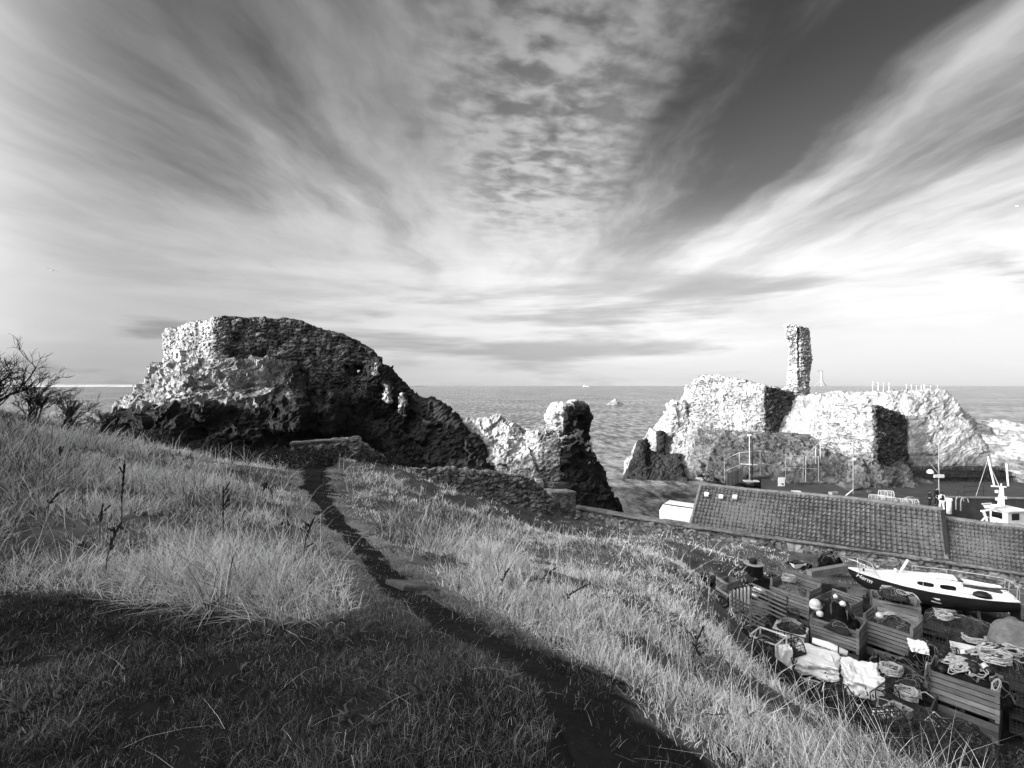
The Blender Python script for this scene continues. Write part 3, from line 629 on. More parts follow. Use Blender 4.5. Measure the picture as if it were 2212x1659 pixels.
bs = [at(1690, tY+.2), at(1722, tY-1.6), at(1756, tY+.8), at(1748, tY+4), at(1700, tY+4)]; s.prism([v3(p, 14.6) for p in grow(bs, -.6)], [v3(p, 10.5) for p in bs])
child(rockobj('tower', s, M['palestone'], None, .13, 'masonry', 65, .85, sx=.62, sz=.26, mamp=.24, soft=2, warp=.5), castle)
s = MB()
B = [(39.8,64.2),(43.9,59.8),(50.2,63.4),(48.5,68),(42,69.5)]
s.prism([v3(p, z_) for p, z_ in zip(B, (12.2,12.9,11.2,12.6,12.4))], [v3(p, 1.5) for p in [(39.2,63.6),(43.6,58.9),(50.4,62.9),(48.5,68),(42,69.5)]])
child(rockobj('bastion', s, M['palestone'], None, .14, 'masonry', 71, .9, sx=.7, sz=.27, mamp=.14, soft=5, warp=.4, tone_mul=lambda P: 1-.7*sstep(8.0, 4.5, P[:,2]+(fbm(P*.7, 3, 8)-.5)*5)), castle)  # tone darkens towards the foot
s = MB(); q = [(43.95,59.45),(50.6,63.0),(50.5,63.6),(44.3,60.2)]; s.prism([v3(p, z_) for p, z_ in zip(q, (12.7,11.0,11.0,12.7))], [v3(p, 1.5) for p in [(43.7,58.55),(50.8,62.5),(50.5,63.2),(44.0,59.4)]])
child(rockobj('shade_facing', s, M['shade_stone'], None, .14, 'masonry', 73, .9, sx=.6, sz=.34, mamp=.26), castle)  # dark slab over the bastion's unlit face, shade put into its stone
s = MB()
Rt = [(51.0,63.4),(57.2,63.6),(60,68),(54,70)]; Rb = [(50.7,62.4),(60.8,62.2),(64,69),(52,72)]
s.prism([v3(p, z_) for p, z_ in zip(Rt, (13.4,13.4,12.8,14.2))], [v3(p, z_) for p, z_ in zip(Rb, (6.3,6.2,6,6))])
child(rockobj('rendered_mass', s, M['palerock'], None, .2, 'rock', 75, .3, soft=10), castle)
s = MB(); q = [(50.9,62.6),(61.6,62.3),(66.5,69),(52,71)]; s.prism([v3(p, 6.5) for p in q], [v3(p, 1.5) for p in q])
child(rockobj('retaining_wall', s, M['harl'], None, .25, 'rock', 78, .22), castle)
s = MB(); q = [at(1502,77.5), at(1600,70.5), at(1690,66.3), at(1772,63.6), (44,70), (34,80)]
s.prism([v3(p, z_) for p, z_ in zip(q, (8.0,8.3,8.0,8.1,8.2,8))], [v3(p, 1.5) for p in [at(1492,76.6), at(1596,69), at(1688,64.8), at(1770,62.4), (44,70), (34,80)]])
child(rockobj('lower_wall', s, M['foot'], None, .2, 'mixed', 82, .7, soft=3, line=lambda P: 5.2-(P[:,0]-30)*.02, sx=.8, sz=.4, mamp=.2), castle)
s = MB(); tp_ = [v3(at(1600,70.2), 5.4), v3(at(1690,65.6), 5.9), v3(at(1772,63.0), 6.2), v3((43.7,59.2), 5.4), v3((50.6,63), 4.8), v3((52,70), 4.8), v3((40,76), 5.4)]; bt_ = [v3(at(1588,66.5), 2.6), v3(at(1680,61.8), 2.6), v3(at(1765,59.2), 2.6), v3((43.4,55.4), 2.6), v3((52.5,60.4), 2.6), v3((53,70), 2.6), v3((38,76), 2.6)]
s.prism(tp_, bt_); tag(rockobj('scree', s, M['foot'], None, .17, 'rock', 99, .75), 'dark tumbled scree banked against the castle foot', 'scree', kind='structure')
# far right battery wall with a doorway
far = empty('battery_wall', (74, 76, 2)); tag(far, 'long pale coursed stone wall with a dark doorway at the right edge', 'wall')
s = MB()
def seg(x0, x1, z0, za, zb, Y0=74, Y1=77, th=1.6):
    p, q = at(x0, Y0), at(x1, Y1); s.prism([v3(p, za), v3(q, zb), v3((q[0],q[1]+th), zb-.1), v3((p[0],p[1]+th), za-.1)], [v3(p, z0), v3(q, z0), v3((q[0],q[1]+th), z0), v3((p[0],p[1]+th), z0)])
seg(2120,2164,1,8.8,8.6,63,61.4); seg(2164,2188,4.4,8.6,8.4,61.4,60.5); seg(2188,2340,1,8.4,7.6,60.5,55)
seg(2108,2175,6.2,10.9,10.5,66.2,63.5); seg(2175,2340,5.5,10.5,9.4,63.5,57.5); 
child(rockobj('stonework', s, M['palestone'], None, .19, 'masonry', 91, .7, sx=1.3, sz=.42, mamp=.1, soft=3, warp=.3), far)
s = MB(); p, q = at(2160,62.6), at(2192,61.4); s.prism([v3(p, 4.6), v3(q, 4.6), v3((q[0],q[1]+.2), 4.6), v3((p[0],p[1]+.2), 4.6)], [v3(p, 1.), v3(q, 1.), v3((q[0],q[1]+.2), 1.), v3((p[0],p[1]+.2), 1.)])
child(s.build('doorway', M['black']), far)

s = MB()  # dark slabs stand in for the shaded cave at the waterline
for tp_, bt_ in (([D(1384,948,79.5), D(1397,946,80.5), D(1404,962,81), D(1388,965,81)], [at(1341,79.5), at(1402,77.5), at(1415,83), at(1360,83)]), ([D(1398,978,80), D(1470,985,79), D(1478,985,82), D(1400,972,83)], [at(1392,77.5), at(1486,76.5), at(1490,83), at(1392,84)]), ([D(1423,936,80.2), D(1434,934,80.2), D(1436,940,81.5), D(1423,940,81.5)], [at(1417,79.2), at(1442,79.2), at(1440,82), at(1420,82)])):
    s.prism(tp_, [(p[0], p[1], -1) for p in bt_])
tag(rockobj('cave_shade', s, M['cliff'], None, .2, 'rock', 97, .45), 'black rock put in for the cave shadow under the left tip of the castle headland', 'rock')
s = MB(); p = D(1466, 866, 81); s.prism([p+Vector((-.9,0,0)), p+Vector((.9,-.3,-.3)), p+Vector((1,2,-.3)), p+Vector((-.6,2,0))], [Vector((p.x-1.8,p.y-1,7)), Vector((p.x+1.6,p.y-1.2,7)), Vector((p.x+2,p.y+4,7)), Vector((p.x-1.6,p.y+4,7))])
tag(rockobj('rock_pinnacle', s, M['palerock'], None, .17, 'rock', 98, .5), 'pale rock pinnacle beside the left end of the castle curtain wall', 'rock')
# --- skerry out at sea and the far coast
s = MB(); p = D(1331, 872, 384)
pl = [(p.x-8, 383), (p.x-2, 381), (p.x+8, 384), (p.x+5, 391), (p.x-5, 391)]
s.prism([v3(a, z_) for a, z_ in zip(grow(pl, -4.2), (2.2, 4.0, 1.4, 2.5, 3))], [v3(a, -1) for a in pl])
tag(rockobj('skerry', s, M['palestone'], None, .5, 'rock', 95, 1.1), 'small white skerry out at sea', 'rock')
s = MB()
cx2 = np.linspace(-8200, -1500, 140); hz2 = 9+58*fbm2(cx2*.0011, cx2*0+3., 4, 8)*np.clip((-cx2-1700)/1500, .03, 1)
s.v = []; 
for x_, h_ in zip(cx2, hz2): s.v += [(x_, 6900, -1), (x_, 6960, 4.5), (x_, 7300, 4.5+h_*.55), (x_, 7900, h_+4), (x_, 9000, h_)]
s.t = [1.2, 1.6, .8, .7, .7]*len(cx2); s.f = [(i*5+j, (i+1)*5+j, (i+1)*5+j+1, i*5+j+1) for i in range(len(cx2)-1) for j in range(4)]
M['coast'] = mat('distant coast', .22, .35, .002, .95, 0, attr=True)
tag(s.build('far_coast', M['coast'], None, True), 'low far coastline on the left horizon', 'coast', kind='structure')
# ------------------------------------------------------------------ grass
def blades(base, L, wid, az, lean, droop, tone, side=None):
    """ribbon blades: base (n,3), length, width, lean direction, lean amount, droop"""
    n = len(base); T = np.array([0, .38, .72, 1.]); dx, dy = np.cos(az), np.sin(az)
    sa = az+np.pi/2+rng.uniform(-.9, .9, n) if side is None else side; ox, oy = np.cos(sa), np.sin(sa)
    V = np.empty((n, 7, 3), np.float32)
    for k, t_ in enumerate(T):
        hor = L*lean*(t_*.45+t_**2*.75); up = L*np.sqrt(np.maximum(.06, 1-(lean*.75)**2))*(t_-droop*t_**2.4)
        cx_, cy_, cz_ = base[:,0]+dx*hor, base[:,1]+dy*hor, base[:,2]+up
        w = wid*(1, .9, .6, 0)[k]*.5
        if k < 3:
            V[:,2*k] = np.stack([cx_-ox*w, cy_-oy*w, cz_], 1); V[:,2*k+1] = np.stack([cx_+ox*w, cy_+oy*w, cz_], 1)
        else: V[:,6] = np.stack([cx_, cy_, cz_], 1)
    b = (np.arange(n)*7)[:,None]
    lp = np.concatenate([b+np.array([0,1,3,2]), b+np.array([2,3,5,4]), b+np.array([4,5,6])], 1)
    return V.reshape(-1, 3), lp.ravel(), np.tile([4,4,3], n), np.repeat(tone, 7)
def join(parts):
    V = []; lp = []; tt = []; tn = []; o = 0
    for a, b, c, d in parts: V.append(a); lp.append(b+o); tt.append(c); tn.append(d); o += len(a)
    return np.concatenate(V), np.concatenate(lp), np.concatenate(tt), np.concatenate(tn)
def polar(n_of_d, d0, d1, a0=-1.08, a1=1.08, step=40):
    X = []; Y = []; e = np.geomspace(d0, d1, step+1)
    for a, b in zip(e[:-1], e[1:]):
        area = .5*(a1-a0)*(b*b-a*a); n = rng.poisson(area*n_of_d((a+b)/2)); th = rng.uniform(a0, a1, n); r = np.sqrt(rng.uniform(a*a, b*b, n))
        X.append(r*np.sin(th)); Y.append(r*np.cos(th))
    return np.concatenate(X), np.concatenate(Y)
def onland(x, y): return (y-np.interp(x, YB[:,0], YB[:,1])) < -.15

def long_grass():
    per = 22
    x, y = polar(lambda d: 1700/per*min(1, (5/d)**1.42), 1.8, 47)
    z = ground(x, y); lawn, path, mound, yard = zones(x, y, z)
    thick = fbm2(x*.5, y*.5, 4, 77); d = np.hypot(x, y)
    keep = onland(x, y) & ~lawn & ~path & ~(mound & (rng.random(len(x)) > .16)) & ~(yard & (rng.random(len(x)) > .05)) & (thick > .33+.08*rng.random(len(x)))
    keep &= ~((x > 5.5) & (y > 10) & (y-np.interp(x, YB[:,0], YB[:,1]) > -2.5) & (rng.random(len(x)) > .5))
    pd = pdist(x, y); keep &= pd > .30+.012*d
    x, y, z, thick, d, pd = x[keep], y[keep], z[keep], thick[keep], d[keep], pd[keep]
    n = len(x); cl = np.repeat(np.arange(n), per); N = n*per
    cr = (.05+.05*np.sqrt(d))[cl]*np.sqrt(rng.random(N)); ca = rng.uniform(0, 2*np.pi, N)
    bx, by = x[cl]+cr*np.cos(ca), y[cl]+cr*np.sin(ca); bz = z[cl]-.03
    clL = (.14+.78*sstep(.28, .72, thick))*rng.uniform(.6, 1.25, n)*np.where((x > .3) & (y < 9), .62, 1.)*np.where(y > 16, .8, 1.)*np.where((x > .0) & (y > 8), .47, 1.)*(.22+.78*sstep(.25, 1.9, pd-.03*d)); L = clL[cl]*rng.uniform(.55, 1.25, N)
    L *= np.where(d[cl] < 9, 1.0, .82)
    wind = 2.6+7.0*(fbm2(x*.45, y*.45, 3, 5)-.5)+rng.normal(0, .8, n)
    # blades fan out of the tussock and are combed by the wind
    wx, wy = np.cos(wind)[cl]*.5+np.cos(ca)*.6+rng.normal(0, .5, N), np.sin(wind)[cl]*.5+np.sin(ca)*.6+rng.normal(0, .5, N)
    az = np.arctan2(wy, wx); lean = np.clip(.22+.42*np.hypot(wx, wy)*rng.uniform(.5, 1.3, N), .05, 1.15); droop = np.clip(rng.normal(.3, .2, N), 0, .8); fl = rng.random(N) < .38; lean = np.where(fl, rng.uniform(.8, 1.25, N), lean); droop = np.where(fl, rng.uniform(.35, .85, N), droop)
    w = (.0042*np.maximum(1, d/3.6)**.92)[cl]*rng.uniform(.6, 1.4, N)
    patch = fbm2(x*.35, y*.35, 4, 15)
    ct = (.82+.7*(patch-.5)*2)*rng.uniform(.75, 1.2, n); ct = np.clip(ct, .14, .85)
    tn = ct[cl]*rng.uniform(.35, 1.3, N); dk = rng.random(N) < (.14+.5*sstep(.54, .36, patch))[cl]; tn = np.where(dk, rng.uniform(.05, .16, N), tn)
    return blades(np.stack([bx, by, bz], 1), L, w, az, lean, droop, np.clip(tn, .02, .86))
def stalks():
    # tall seed stalks standing out of the long grass, and pale straws lying on the short turf
    x, y = polar(lambda d: 12*min(1, (5/d)**1.3), 2.5, 30); z = ground(x, y); lawn, path, mound, yard = zones(x, y, z)
    k = onland(x, y) & ~lawn & ~path & ~mound & ~yard; x, y, z = x[k], y[k], z[k]; n = len(x); d = np.hypot(x, y)
    A = blades(np.stack([x, y, z], 1), rng.uniform(.7, 1.15, n), .0035*np.maximum(1, d/4), rng.uniform(0, 6.28, n), rng.uniform(.1, 1.0, n), rng.uniform(0, .35, n), rng.uniform(.5, .85, n))
    x, y = polar(lambda d: 7*min(1, (4/d)), 2.0, 8); z = ground(x, y); lawn, path, mound, yard = zones(x, y, z); k = lawn; x, y, z = x[k], y[k], z[k]; n = len(x)
    B = blades(np.stack([x, y, z+.035], 1), rng.uniform(.05, .34, n), np.full(n, .0022), rng.uniform(0, 6.28, n), rng.uniform(1.22, 1.3, n), rng.uniform(.5, .9, n), rng.uniform(.3, .75, n))
    # broad leaved weeds: low dark rosettes in the turf and the long grass
    x, y = polar(lambda d: 5*min(1, (5/d)**1.2), 2.0, 26); z = ground(x, y); lawn, path, mound, yard = zones(x, y, z); k = onland(x, y) & ~path & ~yard & (fbm2(x*.9, y*.9, 3, 91) > .52); x, y, z = x[k], y[k], z[k]; n = len(x); per = 9; N = n*per; q = np.repeat(np.arange(n), per); ln = lawn[k]
    C = blades(np.stack([x[q], y[q], z[q]+.01], 1), np.where(ln, .07, .15)[q]*rng.uniform(.6, 1.3, N), np.where(ln, .02, .034)[q]*rng.uniform(.7, 1.2, N), rng.uniform(0, 6.28, N), rng.uniform(.7, 1.2, N), rng.uniform(.1, .6, N), rng.uniform(.03, .12, N))
    return join([A, B, C])
V, lp, tt, tn = join([long_grass(), stalks()]); NB = len(V)//7
me = np_mesh('dry_grass', V, lp, tt, tn); me.materials.append(M['blade'])
tag(link('dry_grass', me), 'long pale dry grass covering the slope', 'grass', kind='stuff')

def lawn_grass():
    x, y = polar(lambda d: 7400*min(1, (3.2/d)**1.75), 1.6, 24); z = ground(x, y); lawn, path, mound, yard = zones(x, y, z)
    tf = fbm2(x*4, y*4, 3, 31); k = ((lawn & ~path) | (mound & (rng.random(len(x)) < .6)) | (path & (rng.random(len(x)) < .11))) & (tf > .25+.2*rng.random(len(x)))
    x, y, z, tf = x[k], y[k], z[k], tf[k]; n = len(x); d = np.hypot(x, y)
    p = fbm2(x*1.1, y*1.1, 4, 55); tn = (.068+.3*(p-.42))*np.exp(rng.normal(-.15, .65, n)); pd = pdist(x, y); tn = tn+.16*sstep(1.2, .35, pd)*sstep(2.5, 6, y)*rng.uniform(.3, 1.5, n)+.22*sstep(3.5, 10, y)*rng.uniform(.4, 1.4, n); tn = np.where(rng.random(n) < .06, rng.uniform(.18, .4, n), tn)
    px, py = proj(x, y, z)
    L = (.025+.085*np.clip(tf-.25, 0, 1))*rng.uniform(.6, 1.7, n)
    return blades(np.stack([x, y, z-.005], 1), L, .0028*np.maximum(1, d/2.6)*rng.uniform(.7, 1.3, n), rng.uniform(0, 6.28, n), rng.uniform(.1, 1.05, n), rng.uniform(0, .6, n), np.clip(tn, .008, .5))
V, lp, tt, tn = lawn_grass(); me = np_mesh('short_grass', V, lp, tt, tn); me.materials.append(M['lawn'])
tag(link('short_grass', me), 'short dark turf in the foreground and along the path', 'grass', kind='stuff')

# ------------------------------------------------------------------ brambles: arching stems with small dark leaves
def bramble(regions, per_m2, hmax, tone, seed):
    r = np.random.default_rng(seed); out = []
    for (x0, x1, y0, y1, dens) in regions:
        n = int((x1-x0)*(y1-y0)*per_m2*dens); x = r.uniform(x0, x1, n); y = r.uniform(y0, y1, n); z = ground(x, y, False)
        k = fbm2(x*.6, y*.6, 3, seed) > .4; x, y, z = x[k], y[k], z[k]; n = len(x); d = np.hypot(x, y)
        L = hmax*r.uniform(.5, 1.15, n); az = r.uniform(0, 6.28, n); le = r.uniform(.3, 1.1, n); dr = r.uniform(.2, .6, n)
        out.append(blades(np.stack([x, y, z], 1), L, .010*np.maximum(1, d/9), az, le, dr, tone*r.uniform(.6, 1.5, n)))
        per = 9; N = n*per; q = np.repeat(np.arange(n), per); f = r.uniform(.25, 1, N)
        hx = L[q]*le[q]*(f*.45+f*f*.75); up = L[q]*np.sqrt(np.maximum(.06, 1-(le[q]*.75)**2))*(f-dr[q]*f**2.4)
        B = np.stack([x[q]+np.cos(az[q])*hx, y[q]+np.sin(az[q])*hx, z[q]+up], 1)
        out.append(blades(B, r.uniform(.05, .1, N)*np.maximum(1, d[q]/14), r.uniform(.03, .05, N)*np.maximum(1, d[q]/16), r.uniform(0, 6.28, N), r.uniform(.5, 1.1, N), r.uniform(0, .6, N), tone*r.uniform(.5, 2.2, N)))
    return join(out)
V, lp, tt, tn = bramble([(-21, -9, 23.5, 34, 1.0), (-12, -6.5, 27, 31.0, .7)], 16, 1.2, .03, 4)
me = np_mesh('bramble_thicket', V, lp, tt, tn); me.materials.append(M['bramble'])
tag(link('bramble_thicket', me), 'dark bramble thicket filling the dip below the crag', 'brambles', kind='stuff')
V, lp, tt, tn = bramble([(8.5, 14.5, 9.5, 13.2, 1.), (6.0, 10.0, 9.2, 12.6, .3)], 34, .9, .035, 6)
me = np_mesh('bramble_bank', V, lp, tt, tn); me.materials.append(M['bramble'])
tag(link('bramble_bank', me), 'dark dead brambles on the bank above the net yard', 'brambles', kind='stuff')

# ------------------------------------------------------------------ bare shrubs and dead dock stalks
def grow_twigs(mb, p, d, L, r, depth, rnd, wind):
    n = 4; pts_ = [p]; q = p.copy(); dd = d.copy()
    for i in range(n):
        dd = (dd+Vector((rnd.gauss(0, .16), rnd.gauss(0, .16), rnd.gauss(.03, .12)))+wind*.06).normalized(); q = q+dd*L/n; pts_.append(q)
    mb.tube(pts_, [r*(1-.45*i/n) for i in range(n+1)], 4 if depth > 1 else 3, False)
    if depth == 0: return
    for i in range(rnd.randint(3, 5)):
        k = rnd.randint(1, n); a = pts_[k]; nd = (dd+Vector((rnd.gauss(0, .62), rnd.gauss(0, .62), rnd.gauss(.12, .42)))).normalized()
        grow_twigs(mb, a, nd, L*rnd.uniform(.5, .78), max(r*.56, .0075), depth-1, rnd, wind)
def shrub(x_, yd, Y, h, lean, label, seed):
    rnd = random.Random(seed); p = D(x_, yd, Y); p.z = float(ground(np.array([p.x]), np.array([p.y]))[0])-.1
    root = empty('bare_shrub', p); tag(root, label, 'shrub', 'bare shrubs along the brow'); a = MB()
    for i in range(4): grow_twigs(a, Vector((rnd.uniform(-.25, .25), rnd.uniform(-.2, .2), 0)), Vector((rnd.uniform(-.3, .5)+lean, rnd.uniform(-.3, .3), 1)).normalized(), h*.52, .036*h/2, 4, rnd, Vector((1, 0, .1)))
    a.build('branches', M['twig'], root)
shrub(-12, 880, 17, 2.5, 0, 'tallest bare shrub cut off by the left edge of the photo', 3)
shrub(70, 905, 17.5, 1.75, .15, 'bare bushy shrub just right of the tallest one', 8)
shrub(140, 918, 18.5, 1.5, .35, 'bare wind bent shrub leaning right against the sea', 12)
shrub(205, 935, 19.5, 1.25, .1, 'lowest bare shrub beside the crag', 17)
def dock(xd, yd, hpx, lean, label, seed):
    p = hit(xd, yd, 1.5); rnd = random.Random(seed); h = hpx/F*p.y; a = MB(); heads = []
    pts_ = [Vector((lean*h*f*f, 0, h*f)) for f in (0, .3, .6, .8, 1)]; a.tube(pts_, [.006*max(1, p.y/9)]*4+[.004], 5)
    for k in range(rnd.randint(3, 6)):
        f = rnd.uniform(.3, .95); s0 = Vector((lean*h*f*f, 0, h*f)); e = s0+Vector((rnd.uniform(-.16, .16)*h+lean*.1*h, rnd.uniform(-.1, .1), rnd.uniform(.08, .22)*h)); a.tube([s0, s0.lerp(e, .5)+Vector((0,0,.01)), e], .004*max(1, p.y/7), 4)
        hp_ = [s0.lerp(e, f_) for f_ in np.linspace(.3, 1.05, 9)]; q_ = MB(); kx = max(1, p.y/7); q_.tube(hp_, [(.004+.007*rnd.random()+(.005 if j % 2 else 0))*kx for j in range(8)]+[.004*kx], 5); heads.append(q_)
    q_ = MB(); kx = max(1, p.y/7); q_.tube([Vector((lean*h*f*f, 0, h*f)) for f in np.linspace(.55, 1.03, 12)], [(.006+.007*rnd.random()+(.005 if j % 2 else 0))*kx for j in range(11)]+[.005*kx], 6); heads.append(q_)
    root = empty('dock_stalk', p); tag(root, label, 'plant', 'dead dock stalks in the grass'); a.build('stem', M['twig'], root); [q_.build('seed_head', M['twig'], root) for q_ in heads]
for k, (xd, yd, hp_, ln, lb) in enumerate([
 (215,1165,75,.1,'dark dead dock stalk on the left bank, left of a taller pair'), (262,1150,150,.05,'tall dark dead dock stalk high on the left bank'), (228,1240,110,.3,'dark leaning dock stalk low on the left bank'),
 (482,1190,135,.0,'upright dark dock stalk in the pale grass left of the path'), (565,1085,45,.3,'small dark branched dock stalk near the bend of the path'), (590,1082,38,-.5,'short dock stalk leaning left beside the bend of the path'),
 (655,1215,95,.25,'dark dock stalk overhanging the left edge of the path'), (1083,1285,50,.2,'single dark dock stalk standing in the grass right of the stone cover'), (1165,1268,40,.9,'short dark dock stalk leaning right in the middle grass'),
 (1212,1315,52,1.1,'dark branched dock stalk leaning far right above the slope'), (1495,1440,85,.3,'dark branched dock stalk at the edge of the net yard'), (1712,1500,95,.05,'tall black dock stalk before the white bags'),
 (1520,1450,60,-.4,'bent dock stalk beside the branched one at the yard edge'), (95,1120,60,.7,'leaning dark dock stalk far left on the bank'), (130,1010,45,.0,'thin dark dock stalk below the bare shrubs')]):
    dock(xd, yd, hp_, ln, lb, 100+k)
# ------------------------------------------------------------------ garden walls
def wallmesh(name, pl, th, mat_, label, cat='wall', cope=None, seed=1, vox=.085, mamp=.11, batter=.1):
    """pl: (x, y, ztop, zbot) along the face"""
    s = MB(); cp = MB()
    for a, b in zip(pl[:-1], pl[1:]):
        d = Vector((b[0]-a[0], b[1]-a[1], 0)).normalized(); n = Vector((-d.y, d.x, 0)); n = n if n.y > 0 else -n
        A, B = Vector(a[:3]), Vector(b[:3]); A0, B0 = Vector((a[0], a[1], a[3]))-n*batter, Vector((b[0], b[1], b[3]))-n*batter
        A -= d*.02; B += d*.02
        s.prism([A, B, B+n*th, A+n*th], [A0-d*.02, B0+d*.02, Vector((B.x, B.y, B0.z))+n*th, Vector((A.x, A.y, A0.z))+n*th])
        if cope: cp.prism([A+Vector((0,0,cope))-n*.1, B+Vector((0,0,cope))-n*.1, B+Vector((0,0,cope))+n*(th+.1), A+Vector((0,0,cope))+n*(th+.1)], [A+Vector((0,0,-.03))-n*.1, B+Vector((0,0,-.03))-n*.1, B+Vector((0,0,-.03))+n*(th+.1), A+Vector((0,0,-.03))+n*(th+.1)])
    root = empty(name, pl[0][:3]); tag(root, label, cat)
    child(rockobj('stonework', s, mat_, None, vox, 'masonry', seed, .8, sx=.42, sz=.2, mamp=mamp), root)
    if cope: child(rockobj('coping', cp, M['cope'], None, .07, 'rock', seed+3, .05), root)
    return root
def wpt(xd, yd, Y, h): p = D(xd, yd, Y); return (p.x, p.y, p.z, p.z-h)
wallmesh('stone_wall', [wpt(628,960,28.4,1.6), wpt(700,954,28.8,1.7), wpt(772,951,29.2,1.7)], .5, M['drystone'], 'low stone wall with a flat pale coping where the path ends under the crag', cope=.1, seed=7)
wallmesh('broken_wall', [wpt(772,951,29.25,1.9), wpt(795,962,29.6,1.9), wpt(828,990,30.4,1.8)], .5, M['drystone'], 'ragged end of a stone wall stepping down right of the flat coped wall', seed=8)
wallmesh('rubble_wall', [wpt(862,1008,31,1.6), wpt(940,1014,32,1.8), wpt(1000,1019,32.6,2.), wpt(1070,1020,33.3,2.4), wpt(1125,1024,33.9,3.0), wpt(1158,1038,34.3,3.2), wpt(1178,1056,34.7,2.8), wpt(1196,1075,35.2,2.6)], .55, M['drystone'], 'high rubble retaining wall with a jagged top below the grassy mound', seed=9, mamp=.17)
wallmesh('wall_end', [wpt(1190,1066,36.6,2.6), wpt(1243,1066,37.6,2.6)], 1.2, M['cope'], 'squared stone pier where the rubble wall meets the long lane wall', cat='pier', cope=.12, seed=10, mamp=.06)
LW = [(1240,1098,39.2),(1330,1113,37.2),(1500,1141,33.6),(1700,1168,31.1),(1900,1196,28.8),(2040,1216,27.1),(2212,1243,25.3),(2420,1280,22.8)]
wallmesh('lane_wall', [wpt(a, b, c, 2.4) for a, b, c in LW], .55, M['drystone'], 'long stone wall with a flat coping running in front of the tiled roofs', cope=.14, seed=11)

# ------------------------------------------------------------------ quay
s = MB(); qp = [(3.5,44),(6.5,38.2),(13,36.2),(24.4,29.6),(40,20),(110,20),(110,74),(71,74),(50,64),(46,63.5),(36,66),(31.5,62),(26,55)]
# the basin: quay edge runs away from the shed towards the pale wall
qa = [(10.2,38.2),(12.9,36.4),(20,33),(24.6,30.4),(26.0,29.9),(45.2,51.6),(49,62),(49,64),(36,66),(31.5,62),(29.6,57.5),(24,46),(16,40)]
s.prism([v3(p, 3.2) for p in qa], [v3(p, -1.5) for p in qa])
qb = [(44.9,51.8),(120,46.2),(120,80),(70,80),(48.8,63.8)]; s.prism([v3(p, 3.196) for p in qb], [v3(p, -1.5) for p in qb])
tag(s.build('quay', M['quay']), 'paved harbour quay below the castle', 'quay', kind='structure')
s = MB(); ed = [(26.05,29.95),(45.25,51.65)]; s.beam((26.3,30.2,3.27), (45.1,51.5,3.27), .35, .14); s.beam((45.4,51.75,3.27), (118,46.4,3.27), .35, .14)
tag(s.build('quay_edge', M['cope']), 'pale stone edging along the harbour basin', 'kerb', kind='structure')

# ------------------------------------------------------------------ sheds with pantile roofs
def pantiles(EL, ER, RL, RR, nc, nr_, name, root, seed):
    EL, ER, RL, RR = map(Vector, (EL, ER, RL, RR)); per = 8; nu = nc*per+1
    nrm_ = (ER-EL).cross(RL-EL).normalized(); nrm_ = nrm_ if nrm_.z > 0 else -nrm_
    rr = np.random.default_rng(seed); tl = rr.uniform(.72, 1.25, (nc, nr_)); pa_ = fbm2(*np.meshgrid(np.arange(nr_)*.35, np.arange(nc)*.22), 4, seed); tl = tl*(.6+.8*pa_); slip = np.where(rr.random((nc, nr_)) < .03, rr.uniform(-.14, .1, (nc, nr_)), 0); V = []; Tn = []
    vs = []
    for j in range(nr_):
        for f in ((0.0, .03, .5, .97) if j else (0., .03, .5, .97)): vs.append((j, f))
    vs.append((nr_-1, 1.0)); jitter = rr.normal(0, .012, (nc, nr_))
    for j, f in vs:
        w0 = (j+f-(.13 if f == 0.0 and j > 0 else 0))/nr_
        lift = .115*(1-f) if f > 0.01 or j > 0 else .0
        for i in range(nu):
            c = min(i//per, nc-1); ph = (i % per)/per if i < nu-1 else 1.0
            S = math.sin(ph*2*math.pi); hgt = .06*(S if S > 0 else .6*S)
            w = w0+slip[c, j]/nr_*(f < .6); sag = -.07*math.sin(math.pi*min(1, w0))*(.6+.4*math.sin(i*.02))-.05*math.sin(i/(nu-1)*math.pi*2.3)
            p = EL.lerp(ER, i/(nu-1)).lerp(RL.lerp(RR, i/(nu-1)), w)+nrm_*(hgt+lift+jitter[c, j]+sag); V.append(p); Tn.append(tl[c, j]*(1.12 if S > 0 else .8))  # pans toned darker than rolls: groove shade put into the tile colour
    nv = len(vs); Fq = [(a*nu+b, a*nu+b+1, (a+1)*nu+b+1, (a+1)*nu+b) for a in range(nv-1) for b in range(nu-1)]
    s = MB(); s.v = [tuple(p) for p in V]; s.f = Fq; s.t = Tn
    return child(s.build(name, M['tile']), root)
